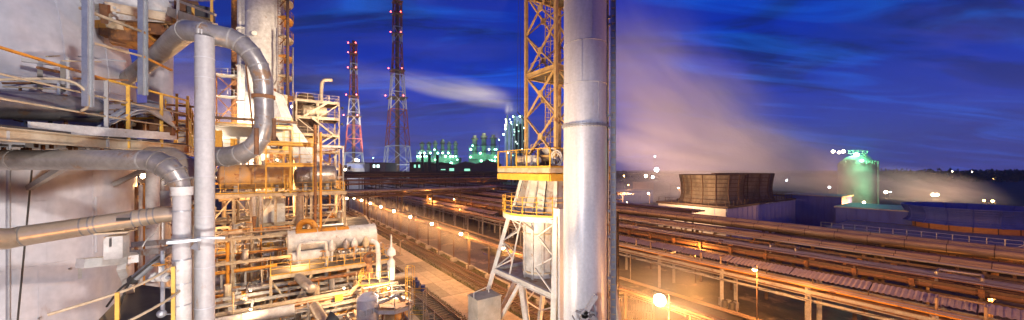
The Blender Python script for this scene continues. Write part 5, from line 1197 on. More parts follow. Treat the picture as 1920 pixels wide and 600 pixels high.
flood(0, 0, 0, (4, 18, 12), 9500, COOL, 60, 'unseen floodlight low behind the camera aimed at the white stack', pos=Vector((-5.5, -1.0, 14.5)))
flood(0, 0, 0, (-24, 42, 8), 52000, WARM, 70, 'added floodlight above the frame on the lattice mast, aimed back at the plant', pos=G(13.6, 19.6, 28.6), rb=.25)  # added out of view to light the plant from the right
glow(272, 330, 10.5, 395, GOLD, 'warm lamp glowing in the gap beside the vessel wall', .1)
glow(408, 250, 44, 1000, WARM, 'lamp behind the tall column above the railed deck')
glow(455, 352, 47, 2449, GOLD, 'lamp at the left end under the tank deck')
glow(530, 366, 47, 2449, GOLD, 'lamp under the orange tank')
glow(650, 372, 50, 1319, GOLD, 'lamp at the right end of the tank deck')
glow(520, 300, 46, 4522, GOLD, 'lamp close above the orange stained tank', .12)
glow(440, 440, 38, 2449, GOLD, 'lamp among the middle pipe bay')
glow(420, 330, 40, 1413, GOLD, 'lamp near the yellow boxes left of the orange tank', .12)
glow(560, 475, 36, 1413, GOLD, 'lamp under the heat exchanger platform', .1)
glow(645, 540, 30, 1224, GOLD, 'lamp among the front pipes', .08)
glow(470, 580, 27, 450, GOLD, 'lamp low among the bottom left pipes', .08)
glow(576, 238, 60, 3298, GOLD, 'orange lamp on the second floor of the stair structure', .2)
glow(548, 200, 62, 2072, GOLD, 'orange lamp beside the reactor platform', .2)
glow(590, 290, 60, 2827, GOLD, 'orange lamp on the lowest visible stair floor', .2)
glow(340, 360, 30, 2072, GOLD, 'lamp deep in the gap left of the tall column')
flood(0, 0, 0, (-38, 58, 32), 9000, WARM, 80, 'added floodlight on the outer corner of the stair structure aimed at the tall reactor', pos=W(640, 232, 58), rb=.2)  # this and the next two are added to brighten reactor, mast and drum
flood(0, 0, 0, G(15.8, 17.5, 20), 17000, (1.0,.66,.34), 70, 'added floodlight on the plant side aimed up at the cream mast', pos=Vector((-6.0, 12.0, 11)), rb=.15)
flood(0, 0, 0, G(15, 18, 12), 5000, WARM, 90, 'added floodlight beside the track aimed at the pylon drum', pos=Vector((-4.0, 12.5, 9.0)), rb=.15)

flood(0, 0, 0, G(60, 40, 4), 46000, (1.0, .50, .18), 110, 'added floodlight on the right end of the tank deck aimed over the racks', pos=G(8.6, 49, 16.2), rb=.2)  # these three are added to bring orange light onto the racks
flood(0, 0, 0, G(85, 80, 6), 26000, SOD, 110, 'added floodlight on the stair structure aimed over the far racks', pos=G(10.4, 66, 26.5), rb=.2)
flood(0, 0, 0, G(54, 16, 3), 24000, (1.0, .50, .18), 110, 'added unseen floodlight beyond the right edge aimed over the near racks', pos=G(24, -14, 12), rb=.2)

flood(0, 0, 0, (-8, 6.5, 15), 520, SOD, 120, 'added unseen sodium floodlight low on the left behind the camera', pos=Vector((-6.5, -1.5, 12.0)))  # added out of view for orange light on the near pipes
flood(0, 0, 0, G(88, 44, 7.5), 10000, (1.0, .62, .34), 150, 'added floodlight beside the cooling house aimed at the wooden fan stacks', pos=G(73.8, 43, 9.4), rb=.2)  # these three are added to brighten the cooling house and sheds
flood(0, 0, 0, G(110, 3, 5), 16000, SOD, 90, 'added floodlight on the high trestle aimed at the blue fan casing', pos=G(64.0, -7, 7.6), rb=.2)
flood(0, 0, 0, G(104, 33, 1), 7000, SOD, 120, 'added floodlight aimed between the blue sheds', pos=G(97.0, 44, 7.8), rb=.2)

flood(0, 0, 0, (-38, 58, 27), 170000, WARM, 40, 'added floodlight above the frame on the lattice mast, aimed at the reactor column', pos=G(13.8, 20.2, 29.2), rb=.25)  # added out of view to whiten the reactor
flood(0, 0, 0, (-10, 7, 13), 6600, COOL, 100, 'added unseen low floodlight behind the camera aimed at the lower vessel wall', pos=Vector((1.2, -2.0, 11.5)), rb=.7)  # added out of view to lift the lower vessel wall

glow(728, 540, 29, 1500, WARM, 'added lamp over the octagonal platform', .07)  # added because the platform came out dark
glow(668, 470, 37.5, 1300, WARM, 'lamp on the rail side of the heat exchanger', .09)
glow(470, 545, 30, 450, WARM, 'lamp between the silver pair and the fat orange pipe', .06)

flood(0, 0, 0, W(452, 150, 70), 70000, WARM, 90, 'added floodlight at the left end of the upper deck aimed at the slim columns and steam', pos=W(392, 330, 47), rb=.2)  # this and the next are added to light columns and steam
flood(0, 0, 0, W(350, 140, 78), 30000, (1.0, .6, .45), 90, 'added floodlight in the left gap aimed up into the pinkish steam', pos=W(300, 330, 52), rb=.2)
# ================================================================ FAR LEFT AND CENTRE BACKGROUND
def lattice_chimney(x, d, ytop, wbase, lab, seed):
    b = W(x, 318, d); b.z = 0; zt = H + (318 - ytop) / F * d; t = thing('lattice_chimney', lab, 'chimney', b, .5)
    z = 0; segs = []; n = 11
    zs = [zt * (1 - (1 - k / n) ** 1.15) for k in range(n + 1)]
    def hwid(z): f = z / zt; return wbase / 2 * ((1 - f) ** 1.25 * .86 + .14) if f < .72 else wbase / 2 * (.86 * .28 ** 1.25 + .14) * (1 - (f - .72) * .3)
    def cn(i, z): s, u_ = ((-1, -1), (1, -1), (1, 1), (-1, 1))[i]; ca, sa = math.cos(.5), math.sin(.5); k = hwid(z); return b + Vector(((s * ca - u_ * sa) * k, (s * sa + u_ * ca) * k, z))
    w_ = wbase * .028
    for k in range(n):
        m = 'farred' if (k // 2) % 2 == 1 or k >= 9 else 'farsteel'
        lg = MB(); br = MB()
        for i in range(4):
            j = (i + 1) % 4; lg.beam(cn(i, zs[k]), cn(i, zs[k + 1]), w_, w_); lg.beam(cn(i, zs[k + 1]), cn(j, zs[k + 1]), w_ * .8, w_ * .8)
            br.beam(cn(i, zs[k]), cn(j, zs[k + 1]), w_ * .6, w_ * .6); br.beam(cn(j, zs[k]), cn(i, zs[k + 1]), w_ * .6, w_ * .6)
        part('leg_bay', lg, M[m], t); part('brace_bay', br, M[m], t)
    part('flue', MB().lathe(b, [(wbase * .085, 0), (wbase * .075, zt * 1.03)], 16), M['brown'], t)
    for f in (.47, .62, .82, .93, 1.0):
        pf = part('platform', MB().box(b + Vector((0, 0, zt * f)), (hwid(zt * f) * 2.6, hwid(zt * f) * 2.6, .6), .5), M['brown'], t)
        for s in (-1, 1): part('warning_lamp', MB().ball(b + Vector((s * hwid(zt * f) * 1.3, -hwid(zt * f) * 1.3, zt * f + 1.2)), .65 * d / 400, 6), M['L_red'], pf)
    for s in (-1, 1): lamp(t, b + Vector((s * wbase * .9, -wbase * 1.1, 12)), 45000 * (d / 400) ** 2, (.9, .95, 1.0), 1)  # lights without fixtures, added to brighten the dark lattice
    lamp(t, b + Vector((0, -wbase * 1.3, zt * .45)), 45000, (1, .8, .7), 1)
    return t
lattice_chimney(745, 400, 4, 29, 'taller red and white lattice chimney tower with red warning lamps', 1)
lattice_chimney(663, 500, 84, 28, 'shorter lattice chimney tower standing farther left', 2)
# white sheds and offices
def shed(name, lab, x0, x1, ytop, d, dep, m, roof='brown', gable=0, cat='building', win=(), wm='L_win', zb=0):
    a_, b_ = W(x0, ytop, d), W(x1, ytop, d); zt = a_.z; t = thing(name, lab, cat, Vector(((a_.x + b_.x) / 2, d, 0)))
    wd = b_.x - a_.x; c = Vector(((a_.x + b_.x) / 2, d + dep / 2, 0))
    part('wall', MB().box(c + Vector((0, 0, (zt + zb) / 2)), (wd, dep, zt - zb), 0), M[m], t)
    if gable:
        mb = MB(); x_0, x_1 = a_.x - 1, b_.x + 1; y0, y1 = d - 1, d + dep + 1; xm = (x_0 + x_1) / 2
        mb.add([(x_0, y0, zt), (x_1, y0, zt), (xm, y0, zt + gable), (x_0, y1, zt), (x_1, y1, zt), (xm, y1, zt + gable)], [(0, 1, 2), (3, 5, 4), (0, 2, 5, 3), (1, 4, 5, 2), (0, 3, 4, 1)]); part('roof', mb, M[roof], t)
    else: part('roof', MB().box(c + Vector((0, 0, zt + .3)), (wd + .8, dep + .8, .6), 0), M[roof], t)
    for (wx0, wx1, wy0, wy1) in win:
        p0, p1 = W(wx0, wy0, d - .15), W(wx1, wy1, d - .15); wc_ = (p0 + p1) / 2
        w_ = part('window', MB().box(wc_, (abs(p1.x - p0.x), .2, abs(p1.z - p0.z)), 0), M['brown'], t); part('pane', MB().box(wc_ - Vector((0, .15, 0)), (abs(p1.x - p0.x) * .86, .06, abs(p1.z - p0.z) * .8), 0), M[wm], w_)
    return t
shed('shed', 'low grey shed with two lit windows left of the tall lattice chimney', 684, 722, 306, 300, 30, 'brick', win=((699, 704, 308, 315), (706, 712, 308, 315)))
s_ = shed('office', 'white fronted office block at the foot of the shorter lattice chimney', 651, 684, 306, 290, 25, 'farwhite')
part('sign_board', MB().box(W(667, 312, 289.5), (13, .4, 3.2), 0), M['bluewall'], s_)
shed('shed', 'dark shed right of the tall lattice chimney', 768, 800, 305, 320, 30, 'brown', win=((776, 780, 308, 315), (784, 788, 308, 315)), wm='L_gwin')
shed('shed', 'long low shed below the first group of green lit stacks', 800, 855, 310, 330, 30, 'brick', 'brown', 3, win=((842, 852, 315, 321), (826, 836, 317, 319)), wm='L_gwin')
shed('shed', 'gabled grey shed in the middle with a green lit window', 853, 893, 309, 300, 30, 'brick', 'brick', 3, win=((870, 882, 316, 321),), wm='L_gwin')
shed('shed', 'gabled grey shed nearest to the lattice pylon', 893, 938, 308, 300, 34, 'brick', 'brick', 4)
shed('shed', 'dark low shed far left behind the stair structure', 636, 655, 311, 310, 20, 'brick')
for k, (x, yt) in enumerate(((792, 288), (805, 290), (820, 290))):
    b = W(x, 318, 270); b.z = 0; single('flue_pipe', MB().cyl(b, b + Vector((0, 0, H + (318 - yt) / F * 270)), 1.1, 12), M['dark'], ('left', 'middle', 'right')[k] + ' one of three dark flues in front of the green lit stacks', 'flue', b)
# green lit clusters
def cluster(lab, x0, x1, n, ytop, d, seed):
    r = random.Random(seed); b = W((x0 + x1) / 2, 318, d); b.z = 0; t = thing('stack_cluster', lab, 'plant', b)
    wd = (x1 - x0) / F * d; zt = H + (318 - ytop) / F * d
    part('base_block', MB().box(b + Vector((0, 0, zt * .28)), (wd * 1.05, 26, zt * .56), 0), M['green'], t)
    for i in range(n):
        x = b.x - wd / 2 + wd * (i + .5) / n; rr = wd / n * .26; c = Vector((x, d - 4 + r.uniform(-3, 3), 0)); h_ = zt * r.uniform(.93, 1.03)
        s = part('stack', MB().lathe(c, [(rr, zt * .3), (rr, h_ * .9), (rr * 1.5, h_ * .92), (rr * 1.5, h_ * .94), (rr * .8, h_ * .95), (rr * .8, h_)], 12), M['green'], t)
        for z in (.62, .76, .9): part('collar', MB().lathe(c, [(rr, zt * z - .5), (rr * 1.6, zt * z - .3), (rr * 1.6, zt * z + .3), (rr, zt * z + .5)], 12, False), M['dark'], s)
    st_ = MB()
    for k in range(5): z = zt * (.2 + .13 * k); st_.box(b + Vector((0, -14.5, z)), (wd * 1.05, 2, .5), 0)
    for k in range(n + 1): st_.box(b + Vector((-wd / 2 + wd * k / n, -14.5, zt * .38)), (.6, .6, zt * .76), 0)
    part('gantry', st_, M['green'], t)
    for i in range(n * 4):
        x = b.x - wd / 2 + wd * r.random(); z = zt * r.choice((.42, .5, .58, .66, .74)); c = Vector((x, d - 16.5, z))
        part('lamp_globe', MB().ball(c, r.uniform(.8, 1.5), 6), M[r.choice(('L_green', 'L_gpale', 'L_green'))], t)
    for i in range(3): lamp(t, Vector((b.x - wd / 3 + wd / 3 * i, d - 26, zt * .55)), 6000, GRN, 1)
    return t
cluster('row of six green lit stacks with bright lamps, left of two groups', 787, 861, 6, 262, 520, 4)
cluster('group of three taller green lit stacks nearer the pylon', 882, 934, 3, 252, 520, 9)
# tower block plant
b = W(968, 318, 470); b.z = 0; t = thing('tower_block', 'tall concrete process block with lamps right behind the lattice mast', 'building', b)
def zf_(y, d): return H + (318 - y) / F * d
part('wall', MB().box(b + Vector((1, 10, zf_(232, 470) / 2)), (33, 20, zf_(232, 470)), 0), M['bluewall'], t)
part('upper_wall', MB().box(b + Vector((5, 8, zf_(218, 470) / 2)), (18, 16, zf_(218, 470)), 0), M['bluewall'], t)
for k in range(5): part('column_pipe', MB().cyl(b + Vector((-12 + k * 5, -2, 0)), b + Vector((-12 + k * 5, -2, zf_(216 + (k % 2) * 12, 470))), 1.1, 10), M['green'], t)
wr = random.Random(2)
for k in range(16): 
    c = W(wr.uniform(947, 985), wr.uniform(222, 300), 465); wn = part('window', MB().box(c, (2.0, .4, 2.4), 0), M['dark'], t); part('pane', MB().box(c - Vector((0, .3, 0)), (1.6, .1, 1.8), 0), M['L_win' if k % 3 else 'L_gwin'], wn)
for x, y in ((962, 219), (975, 218), (948, 242), (958, 229), (983, 240), (944, 252), (952, 286)): part('lamp_globe', MB().ball(W(x, y, 458), .9, 6), M['L_gpale'], t)
lamp(t, W(955, 262, 430), 30000, (.7, .9, 1), 1); lamp(t, W(975, 215, 450), 10000, (.6, 1, .8), 1)
# scattered far lamps
far_lamps = [(668, 300, 320, 'L_hot', 1.3, 'pair of warm lamps above the white office'), (672, 301, 320, 'L_hot', .9, 'smaller of the pair above the white office'), (647, 318, 280, 'L_hot', .8, 'warm lamp at the corner of the stair structure'),
 (1228, 293, 260, 'L_white', .5, 'small white lamp above the steam'), (1231, 318, 250, 'L_white', 1.6, 'brightest white lamp shining through steam right of the stack'), (1211, 330, 240, 'L_hot', 1.0, 'pale lamp left in the steam'), (1224, 332, 230, 'L_white', .9, 'white lamp low in the steam'), (1170, 330, 250, 'L_sod', .5, 'dim orange lamp far in the steam'),
 (1475, 338, 260, 'L_white', .6, 'small white lamp right of the cooling tower'), (1555, 351, 200, 'L_white', .5, 'small white lamp beside the sheds'), (1661, 360, 200, 'L_hot', .8, 'white lamp right of the green lit tank'), (1669, 360, 200, 'L_white', .4, 'tiny lamp close beside the white one'),
 (1750, 365, 190, 'L_hot', .9, 'left of two bright lamps in the right hand steam'), (1757, 365, 190, 'L_hot', .8, 'right of two bright lamps in the right hand steam'), (1845, 376, 170, 'L_sod', .4, 'dim lamp on the far yard left of another'), (1861, 377, 170, 'L_sod', .5, 'dim lamp on the far yard near the right edge'),
 (1785, 322, 700, 'L_hot', 1.4, 'tiny lamp on the dark hill, left of the hill lamps'), (1822, 322, 700, 'L_hot', 1.1, 'tiny lamp on the dark hill, middle'), (1862, 337, 600, 'L_sod', 1.8, 'orange lamp on the dark hillside'), (1886, 323, 700, 'L_hot', 1.0, 'tiny lamp on the hill near the right edge')]
for x, y, d, gm, r, lab in far_lamps:
    c = W(x, y, d); b = Vector((c.x, c.y, 0)); t = thing('far_lamp', lab, 'lamp', b, 0, 'distant lamps')
    part('pole', MB().cyl(b, Vector((c.x, c.y + r, c.z)), .15, 6), M['dark'], t); part('bulb', MB().ball(c, r, 6), M[gm], t)
    if y in (318, 362): lamp(t, c - Vector((0, 2 + r, 0)), 9000, (.85, .93, 1), .5)

# ================================================================ COOLING TOWER AND SHEDS (right)
cb0 = W(1362, 387, 75); pC, qC = toG(cb0); ZR = 8.0
ct = thing('cooling_house', 'pale walled cooling house with a flat roof under two wooden fan stacks', 'building', G(pC, qC, 0), A)
LV, LU = 43.0, 15.8
wl = MB()
part('side_wall', MB().box(G(pC - .1, qC + LU / 2, ZR / 2 - .2), (.3, LU, ZR - .4)), mat('lamplit_cream_wall', (.62, .55, .46), (.5, .43, .36), .7, 0, .6, .1, bump=.1, stretch=(1, 1, .3)), ct)  # lamplight on this side is put into the cream colour
part('front_wall', MB().box(G(pC + LV / 2, qC - .1, ZR / 2 - .2), (LV, .3, ZR - .4)), M['bluewall'], ct)  # same pale house, with blue dusk shade put into the wall colour
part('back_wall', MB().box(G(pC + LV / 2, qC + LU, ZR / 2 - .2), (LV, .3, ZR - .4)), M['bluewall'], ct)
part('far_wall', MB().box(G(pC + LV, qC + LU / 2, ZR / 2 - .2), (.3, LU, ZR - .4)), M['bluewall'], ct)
part('roof', MB().box(G(pC + LV / 2, qC + LU / 2, ZR - .05), (LV + .9, LU + .9, .35)), M['brown'], ct)
seam = mesh_of(MB().box((0, 0, 0), (.06, .06, ZR - .5), 0), 'wall_rib', M['bluewall'])
for k in range(1, 18): inst('wall_rib', seam, ct, G(pC + k * 2.4, qC - .28, ZR / 2 - .2))
for k in range(1, 7): inst('wall_rib', seam, ct, G(pC - .28, qC + k * 2.3, ZR / 2 - .2))
railing(ct, [G(pC + LV * .6, qC + .2, ZR + .12), G(pC + LV, qC + .2, ZR + .12), G(pC + LV, qC + LU, ZR + .12)], 1.1, 1.8, .05, 'brown', False, kick=False)
railing(ct, [G(pC, qC + LU, ZR + .12), G(pC, qC + .2, ZR + .12), G(pC + LV * .6, qC + .2, ZR + .12)], 1.1, 1.8, .04, 'brown', False, kick=False)
def fan_stack(lab, c, R, h, m='wood', mb_='brown', n=16, grp=None, bm='brown', band=None):
    t = thing('fan_stack', lab, 'cooling tower', c, A, grp)
    def rad(f): return R * (1.0 + .0 * f) * (1.12 * (1 - f) ** 3 * .55 + (.86 + .14 * f ** 1.4) * (1 - .55 * (1 - f) ** 3)) if True else R
    K = 7
    for i in range(n):   # each stave panel is a board of its own
        a0, a1 = 2 * PI * i / n + .004, 2 * PI * (i + 1) / n - .004; vs = []; 
        for k in range(K + 1):
            f = k / K; r_ = rad(f); vs += [c + Vector((r_ * math.cos(a0), r_ * math.sin(a0), f * h)), c + Vector((r_ * math.cos(a1), r_ * math.sin(a1), f * h)), c + Vector(((r_ - .22) * math.cos(a1), (r_ - .22) * math.sin(a1), f * h)), c + Vector(((r_ - .22) * math.cos(a0), (r_ - .22) * math.sin(a0), f * h))]
        fs = []
        for k in range(K):
            o = 4 * k
            for q in range(4): fs.append((o + q, o + (q + 1) % 4, o + 4 + (q + 1) % 4, o + 4 + q))
        fs += [(3, 2, 1, 0), (4 * K, 4 * K + 1, 4 * K + 2, 4 * K + 3)]
        mb = MB(); mb.add(vs, fs); part('stave_panel', mb, M[m], t)
        am = a0 - .004; part('rib', MB().tube([c + Vector(((rad(k / K) + .06) * math.cos(am), (rad(k / K) + .06) * math.sin(am), k / K * h)) for k in range(K + 1)], .11, 5), M[bm], t)
    for f in (.03, .14, .28, .42, .56, .70, .84, .985):
        r_ = rad(f); part('hoop', MB().lathe(c + Vector((0, 0, f * h)), [(r_ - .02, -.06), (r_ + .07, -.06), (r_ + .07, .06), (r_ - .02, .06)], 48, False), M[bm], t)
    part('fan_hub', MB().lathe(c + Vector((0, 0, h * .5)), [(.1, -.4), (.9, -.3), (.9, .3), (.1, .4)], 16), M['dark'], t)
    for k in range(6): an = k * PI / 3; part('fan_blade', MB().beam(c + Vector((.8 * math.cos(an), .8 * math.sin(an), h * .5)), c + Vector((R * .8 * math.cos(an), R * .8 * math.sin(an), h * .5)), .9, .08), M['steel'], t)
    return t
fan_stack('nearer wooden fan stack on the cooling house, lit orange on its left', G(pC + 10.0, qC + 7.9, ZR + .14), 7.2, 6.7)
fan_stack('farther wooden fan stack on the cooling house, mostly in shade', G(pC + 26.6, qC + 7.9, ZR + .14), 7.2, 6.9)
# sheds on the grid
def gbox(name, lab, p, q, sp_, sq, z, m, roof='brown', cat='shed', parts_=(), side=None):
    t = thing(name, lab, cat, G(p, q, 0), A)
    part('wall', MB().box(G(p + sp_ / 2, q + sq / 2, z / 2), (sp_, sq, z)), M[m], t)
    part('roof', MB().box(G(p + sp_ / 2, q + sq / 2, z + .12), (sp_ + .6, sq + .6, .24)), M[roof], t)
    n = max(2, int(sp_ / 1.6)); me = mesh_of(MB().box((0, 0, 0), (.08, .08, z - .4), 0), 'wall_rib', M[m])
    for k in range(1, n): inst('wall_rib', me, t, G(p + sp_ * k / n, q - .03, z / 2))
    n = max(2, int(sq / 1.6))
    for k in range(1, n): inst('wall_rib', me, t, G(p - .03, q + sq * k / n, z / 2))
    if side: part('end_wall', MB().box(G(p - .06, q + sq / 2, z / 2), (.1, sq * .98, z * .98)), M[side], t)
    return t
def at_(x, y, z): d = (H - z) * F / (y - 318); return toG(((x - 960) / F * d, d))
p, q = at_(1790, 403, 7.5); S3 = gbox('blue_shed', 'wide blue clad shed with a walkway left of the blue fan casing', p, q - .2, 14, 17, 7.5, 'blue', 'steel')
p, q = at_(1597, 367, 9.0); S2 = gbox('blue_shed', 'dark blue shed with a lit right wall under the orange star lamp', p - 9, q, 9, 12, 9.0, 'blue', 'steel')
lv = thing('louvre_bank', 'dark louvred opening with frames low on the dark blue shed', 'louvre', G(p - 5, q - .3, 0), A)
part('opening', MB().box(G(p - 3.6, q - .12, 3.2), (5.6, .2, 3.6)), M['dark'], lv)
for k in range(5): part('frame_post', MB().box(G(p - 6.2 + k * 1.3, q - .3, 3.2), (.14, .14, 3.7)), M['steel'], lv)
for k in range(4): part('frame_rail', MB().box(G(p - 3.6, q - .3, 1.6 + k * 1.1), (5.6, .12, .12)), M['steel'], lv)
p, q = at_(1550, 366, 9.0); S1 = gbox('blue_shed', 'blue shed hazy in steam right behind the cooling house', p, q + 6, 10, 14, 8.4, 'blue')
wv = part('window', MB().box(G(p - 4, q + 5.85, 4.6), (3.2, .2, 1.6)), M['steel'], S1); part('pane', MB().box(G(p - 4, q + 5.7, 4.6), (2.8, .08, 1.2)), M['farwhite'], wv)
p, q = at_(1745, 388, 7.2); gbox('blue_shed', 'low blue shed far behind the wide one', p, q + 30, 22, 16, 8.2, 'blue')
p, q = at_(1650, 392, 4.2); gbox('pump_house', 'low pump house with pipes between the two larger blue sheds', p, q, 6, 10, 4.2, 'brick')
# open pipework beside the sheds
p, q = at_(1600, 400, 5.5); t = thing('pipe_structure', 'lit open steel frame with tanks and pipes between the blue sheds', 'structure', G(p, q, 0), A)
frame(t, [p, p + 5, p + 10], [q - 6, q], [3.0, 6.0], .25, 'cream', [(0, .2, 6, 2)], rail=False, near=False); clutter(t, p, p + 10, q - 6, q, .8, 6, 8, 6, 8, 8, 31)
p, q = at_(1226, 343, 9.5); gbox('low_building', 'low brown building with a flat roof left of the cooling house, dimmed by steam', p, q, 14, 12, 9.5, 'brick')
p, q = at_(1160, 360, 6.0); gbox('low_building', 'long low bluish building right beside the white stack, dimmed by steam', p, q, 30, 8, 6.0, 'blue', 'steel')
# fan casing at the right edge
c = Vector((86.5, 66.5, 6.0)); cas = fan_stack('blue flared fan casing with orange base at the right edge', c, 8.8, 3.1, 'blue', n=18, bm='blue')
part('base_casing', MB().lathe(c, [(7.7, -6), (7.7, .1), (7.2, .3)], 18), M['orangewall'], cas)
for k in range(18): a_ = 2 * PI * k / 18; part('casing_seam', MB().box(c + Vector((7.72 * math.cos(a_), 7.72 * math.sin(a_), -2.9)), (.12, .1, 5.8), a_), M['brown'], cas)
# its deck with rails
t = thing('fan_deck', 'grey deck with galvanised rails in front of the blue fan casing', 'deck', G(98, 0, 0), A)
p0, q0_ = toG(W(1756, 440, 55)); zd = 4.9
DK = [G(p0, q0_, zd), G(p0, q0_ + 14, zd), G(p0 + 24, q0_ + 14, zd), G(p0 + 24, q0_ - 14, zd), G(p0, q0_ - 14, zd)]
part('deck_plate', MB().prism([(v_.x, v_.y) for v_ in DK], zd - .3, zd), M['concrete'], t)
railing(t, [DK[1], DK[0], DK[4]], 1.2, 1.6, .045, 'galv', True); part('gate_panel', MB().beam(DK[0].lerp(DK[4], .5) + Vector((0, 0, .1)), DK[0].lerp(DK[4], .6) + Vector((0, 0, 1.1)), .05, .05), M['galv'], t)
for k in range(6): part('leg', MB().box(G(p0 + .4, q0_ - 12 + k * 5, zd / 2 - .2), (.3, .3, zd - .4)), M['brown'], t)
# green lit round tank with curved top gallery
d = 150; c = W(1606, 318, d); c.z = 0; R_ = 6.0; zt = zf_(309, d)
t = thing('round_tank', 'big round tank lit green with lamps along its top gallery', 'tank', c)
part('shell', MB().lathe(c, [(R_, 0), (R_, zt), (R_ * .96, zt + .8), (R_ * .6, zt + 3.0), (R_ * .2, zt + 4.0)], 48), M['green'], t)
gpts = [c + Vector(((R_ + .6) * math.cos(a_), (R_ + .6) * math.sin(a_), zt + .2)) for a_ in [PI + PI * k / 20 for k in range(21)]]
railing(t, gpts, 1.4, 1.6, .1, 'green', True, kick=False)
part('roof_stair', MB().beam(c + Vector((R_ + .4, -1, zt + .5)), c + Vector((1, -2, zt + 4.4)), .9, .2).beam(c + Vector((R_ + .4, -1, zt + 1.7)), c + Vector((1, -2, zt + 5.6)), .15, .15), M['green'], t)
part('roof_walk', MB().beam(c + Vector((-R_, -2, zt + 4.6)), c + Vector((2, -2, zt + 4.6)), 1.2, .3), M['green'], t); railing(t, [c + Vector((-R_, -2.6, zt + 4.7)), c + Vector((2, -2.6, zt + 4.7))], 1.3, 2, .1, 'green', False, kick=False)
for k in range(5): a_ = -1.0 + k * .18; part('downpipe', MB().cyl(c + Vector(((R_ + .5) * math.cos(a_), (R_ + .5) * math.sin(a_), 0)), c + Vector(((R_ + .5) * math.cos(a_), (R_ + .5) * math.sin(a_), zt)), .22, 8), M['green'], t)
for x, y, gm, r in ((1562, 284, 'L_hot', .55), (1573, 286, 'L_hot', .5), (1581, 284, 'L_hot', .6), (1606, 290, 'L_gpale', .75), (1616, 301, 'L_gpale', .5)):
    cc_ = W(x, y, d - 6); part('lamp_globe', MB().ball(cc_, r, 6), M[gm], t)
lamp(t, W(1612, 283, d - 8) , 16000, GRN, .5); lamp(t, W(1600, 283, d), 12000, GRN, .5); lamp(t, W(1634, 348, d - 10), 2500, GRN, .5)
# treeline and hill on the horizon
def ridge(name, x0, x1, d, h0, h1, seed, kind, step=6, lab=None, dep=80):
    r = random.Random(seed); X0, X1 = (x0 - 960) / F * d, (x1 - 960) / F * d; n = int((X1 - X0) / step); vs = []; fs = []
    for i in range(n + 1):
        u_ = i / n; x = X0 + (X1 - X0) * u_; hh = h0 + (h1 - h0) * u_; z = hh * (.82 + .18 * math.sin(i * .13 + seed)) + r.uniform(-.12, .12) * hh * .5
        vs += [(x, d, 0), (x, d + r.uniform(-2, 2), z * .7), (x, d + dep * .3, z), (x, d + dep, z * .9)]
    for i in range(n):
        for k in range(3): a_ = 4 * i + k; fs.append((a_, a_ + 4, a_ + 5, a_ + 1))
    mb = MB(); mb.add(vs, fs); return mb
rm = ridge('hill', 1500, 2300, 760, 12, 16, 3, 'structure'); single('hill', rm, M['tree'], None, None, kind='structure')
single('hill', ridge('hill', 400, 1500, 900, 13, 12, 5, 's'), M['tree'], None, None, kind='structure')
single('hill', ridge('hill', -900, 400, 900, 14, 13, 6, 's'), M['tree'], None, None, kind='structure')
tm = MB()
for i in range(1500):   # clumps of the far wood
    x = rnd.uniform(1630, 2250); d = rnd.uniform(430, 740); c = W(x, 318, d); c.z = rnd.uniform(2, 13.5) if d > 600 else rnd.uniform(1, 9); s_r = rnd.uniform(2.5, 6); 
    for k in range(5):
        an = rnd.random() * 6.28; o = Vector((rnd.uniform(-s_r, s_r), rnd.uniform(-s_r, s_r), rnd.uniform(-s_r, s_r) * .6)); e = Vector((math.cos(an) * s_r * .6, math.sin(an) * s_r * .3, 0)); f_ = Vector((0, 0, s_r * rnd.uniform(.4, .8)))
        tm.add([c + o - e, c + o + e, c + o + f_ + e * .2], [(0, 1, 2)])
single('woodland', tm, M['tree'], 'dark far off woodland along the horizon at the right edge', 'woods', kind='stuff')
# low trees near the sheds centre
tm = MB()
for i in range(700):
    x = rnd.uniform(640, 1240); d = rnd.uniform(330, 420); c = W(x, 318, d); c.z = rnd.uniform(1, 12); s_r = rnd.uniform(1.5, 4)
    for k in range(4):
        an = rnd.random() * 6.28; o = Vector((rnd.uniform(-s_r, s_r), rnd.uniform(-s_r, s_r), rnd.uniform(-s_r, s_r) * .6)); e = Vector((math.cos(an) * s_r * .6, math.sin(an) * s_r * .3, 0)); f_ = Vector((0, 0, s_r * rnd.uniform(.4, .8)))
        tm.add([c + o - e, c + o + e, c + o + f_ + e * .2], [(0, 1, 2)])
single('woodland', tm, M['tree'], 'dark scrub and trees behind the far sheds left of the pylon', 'woods', kind='stuff')

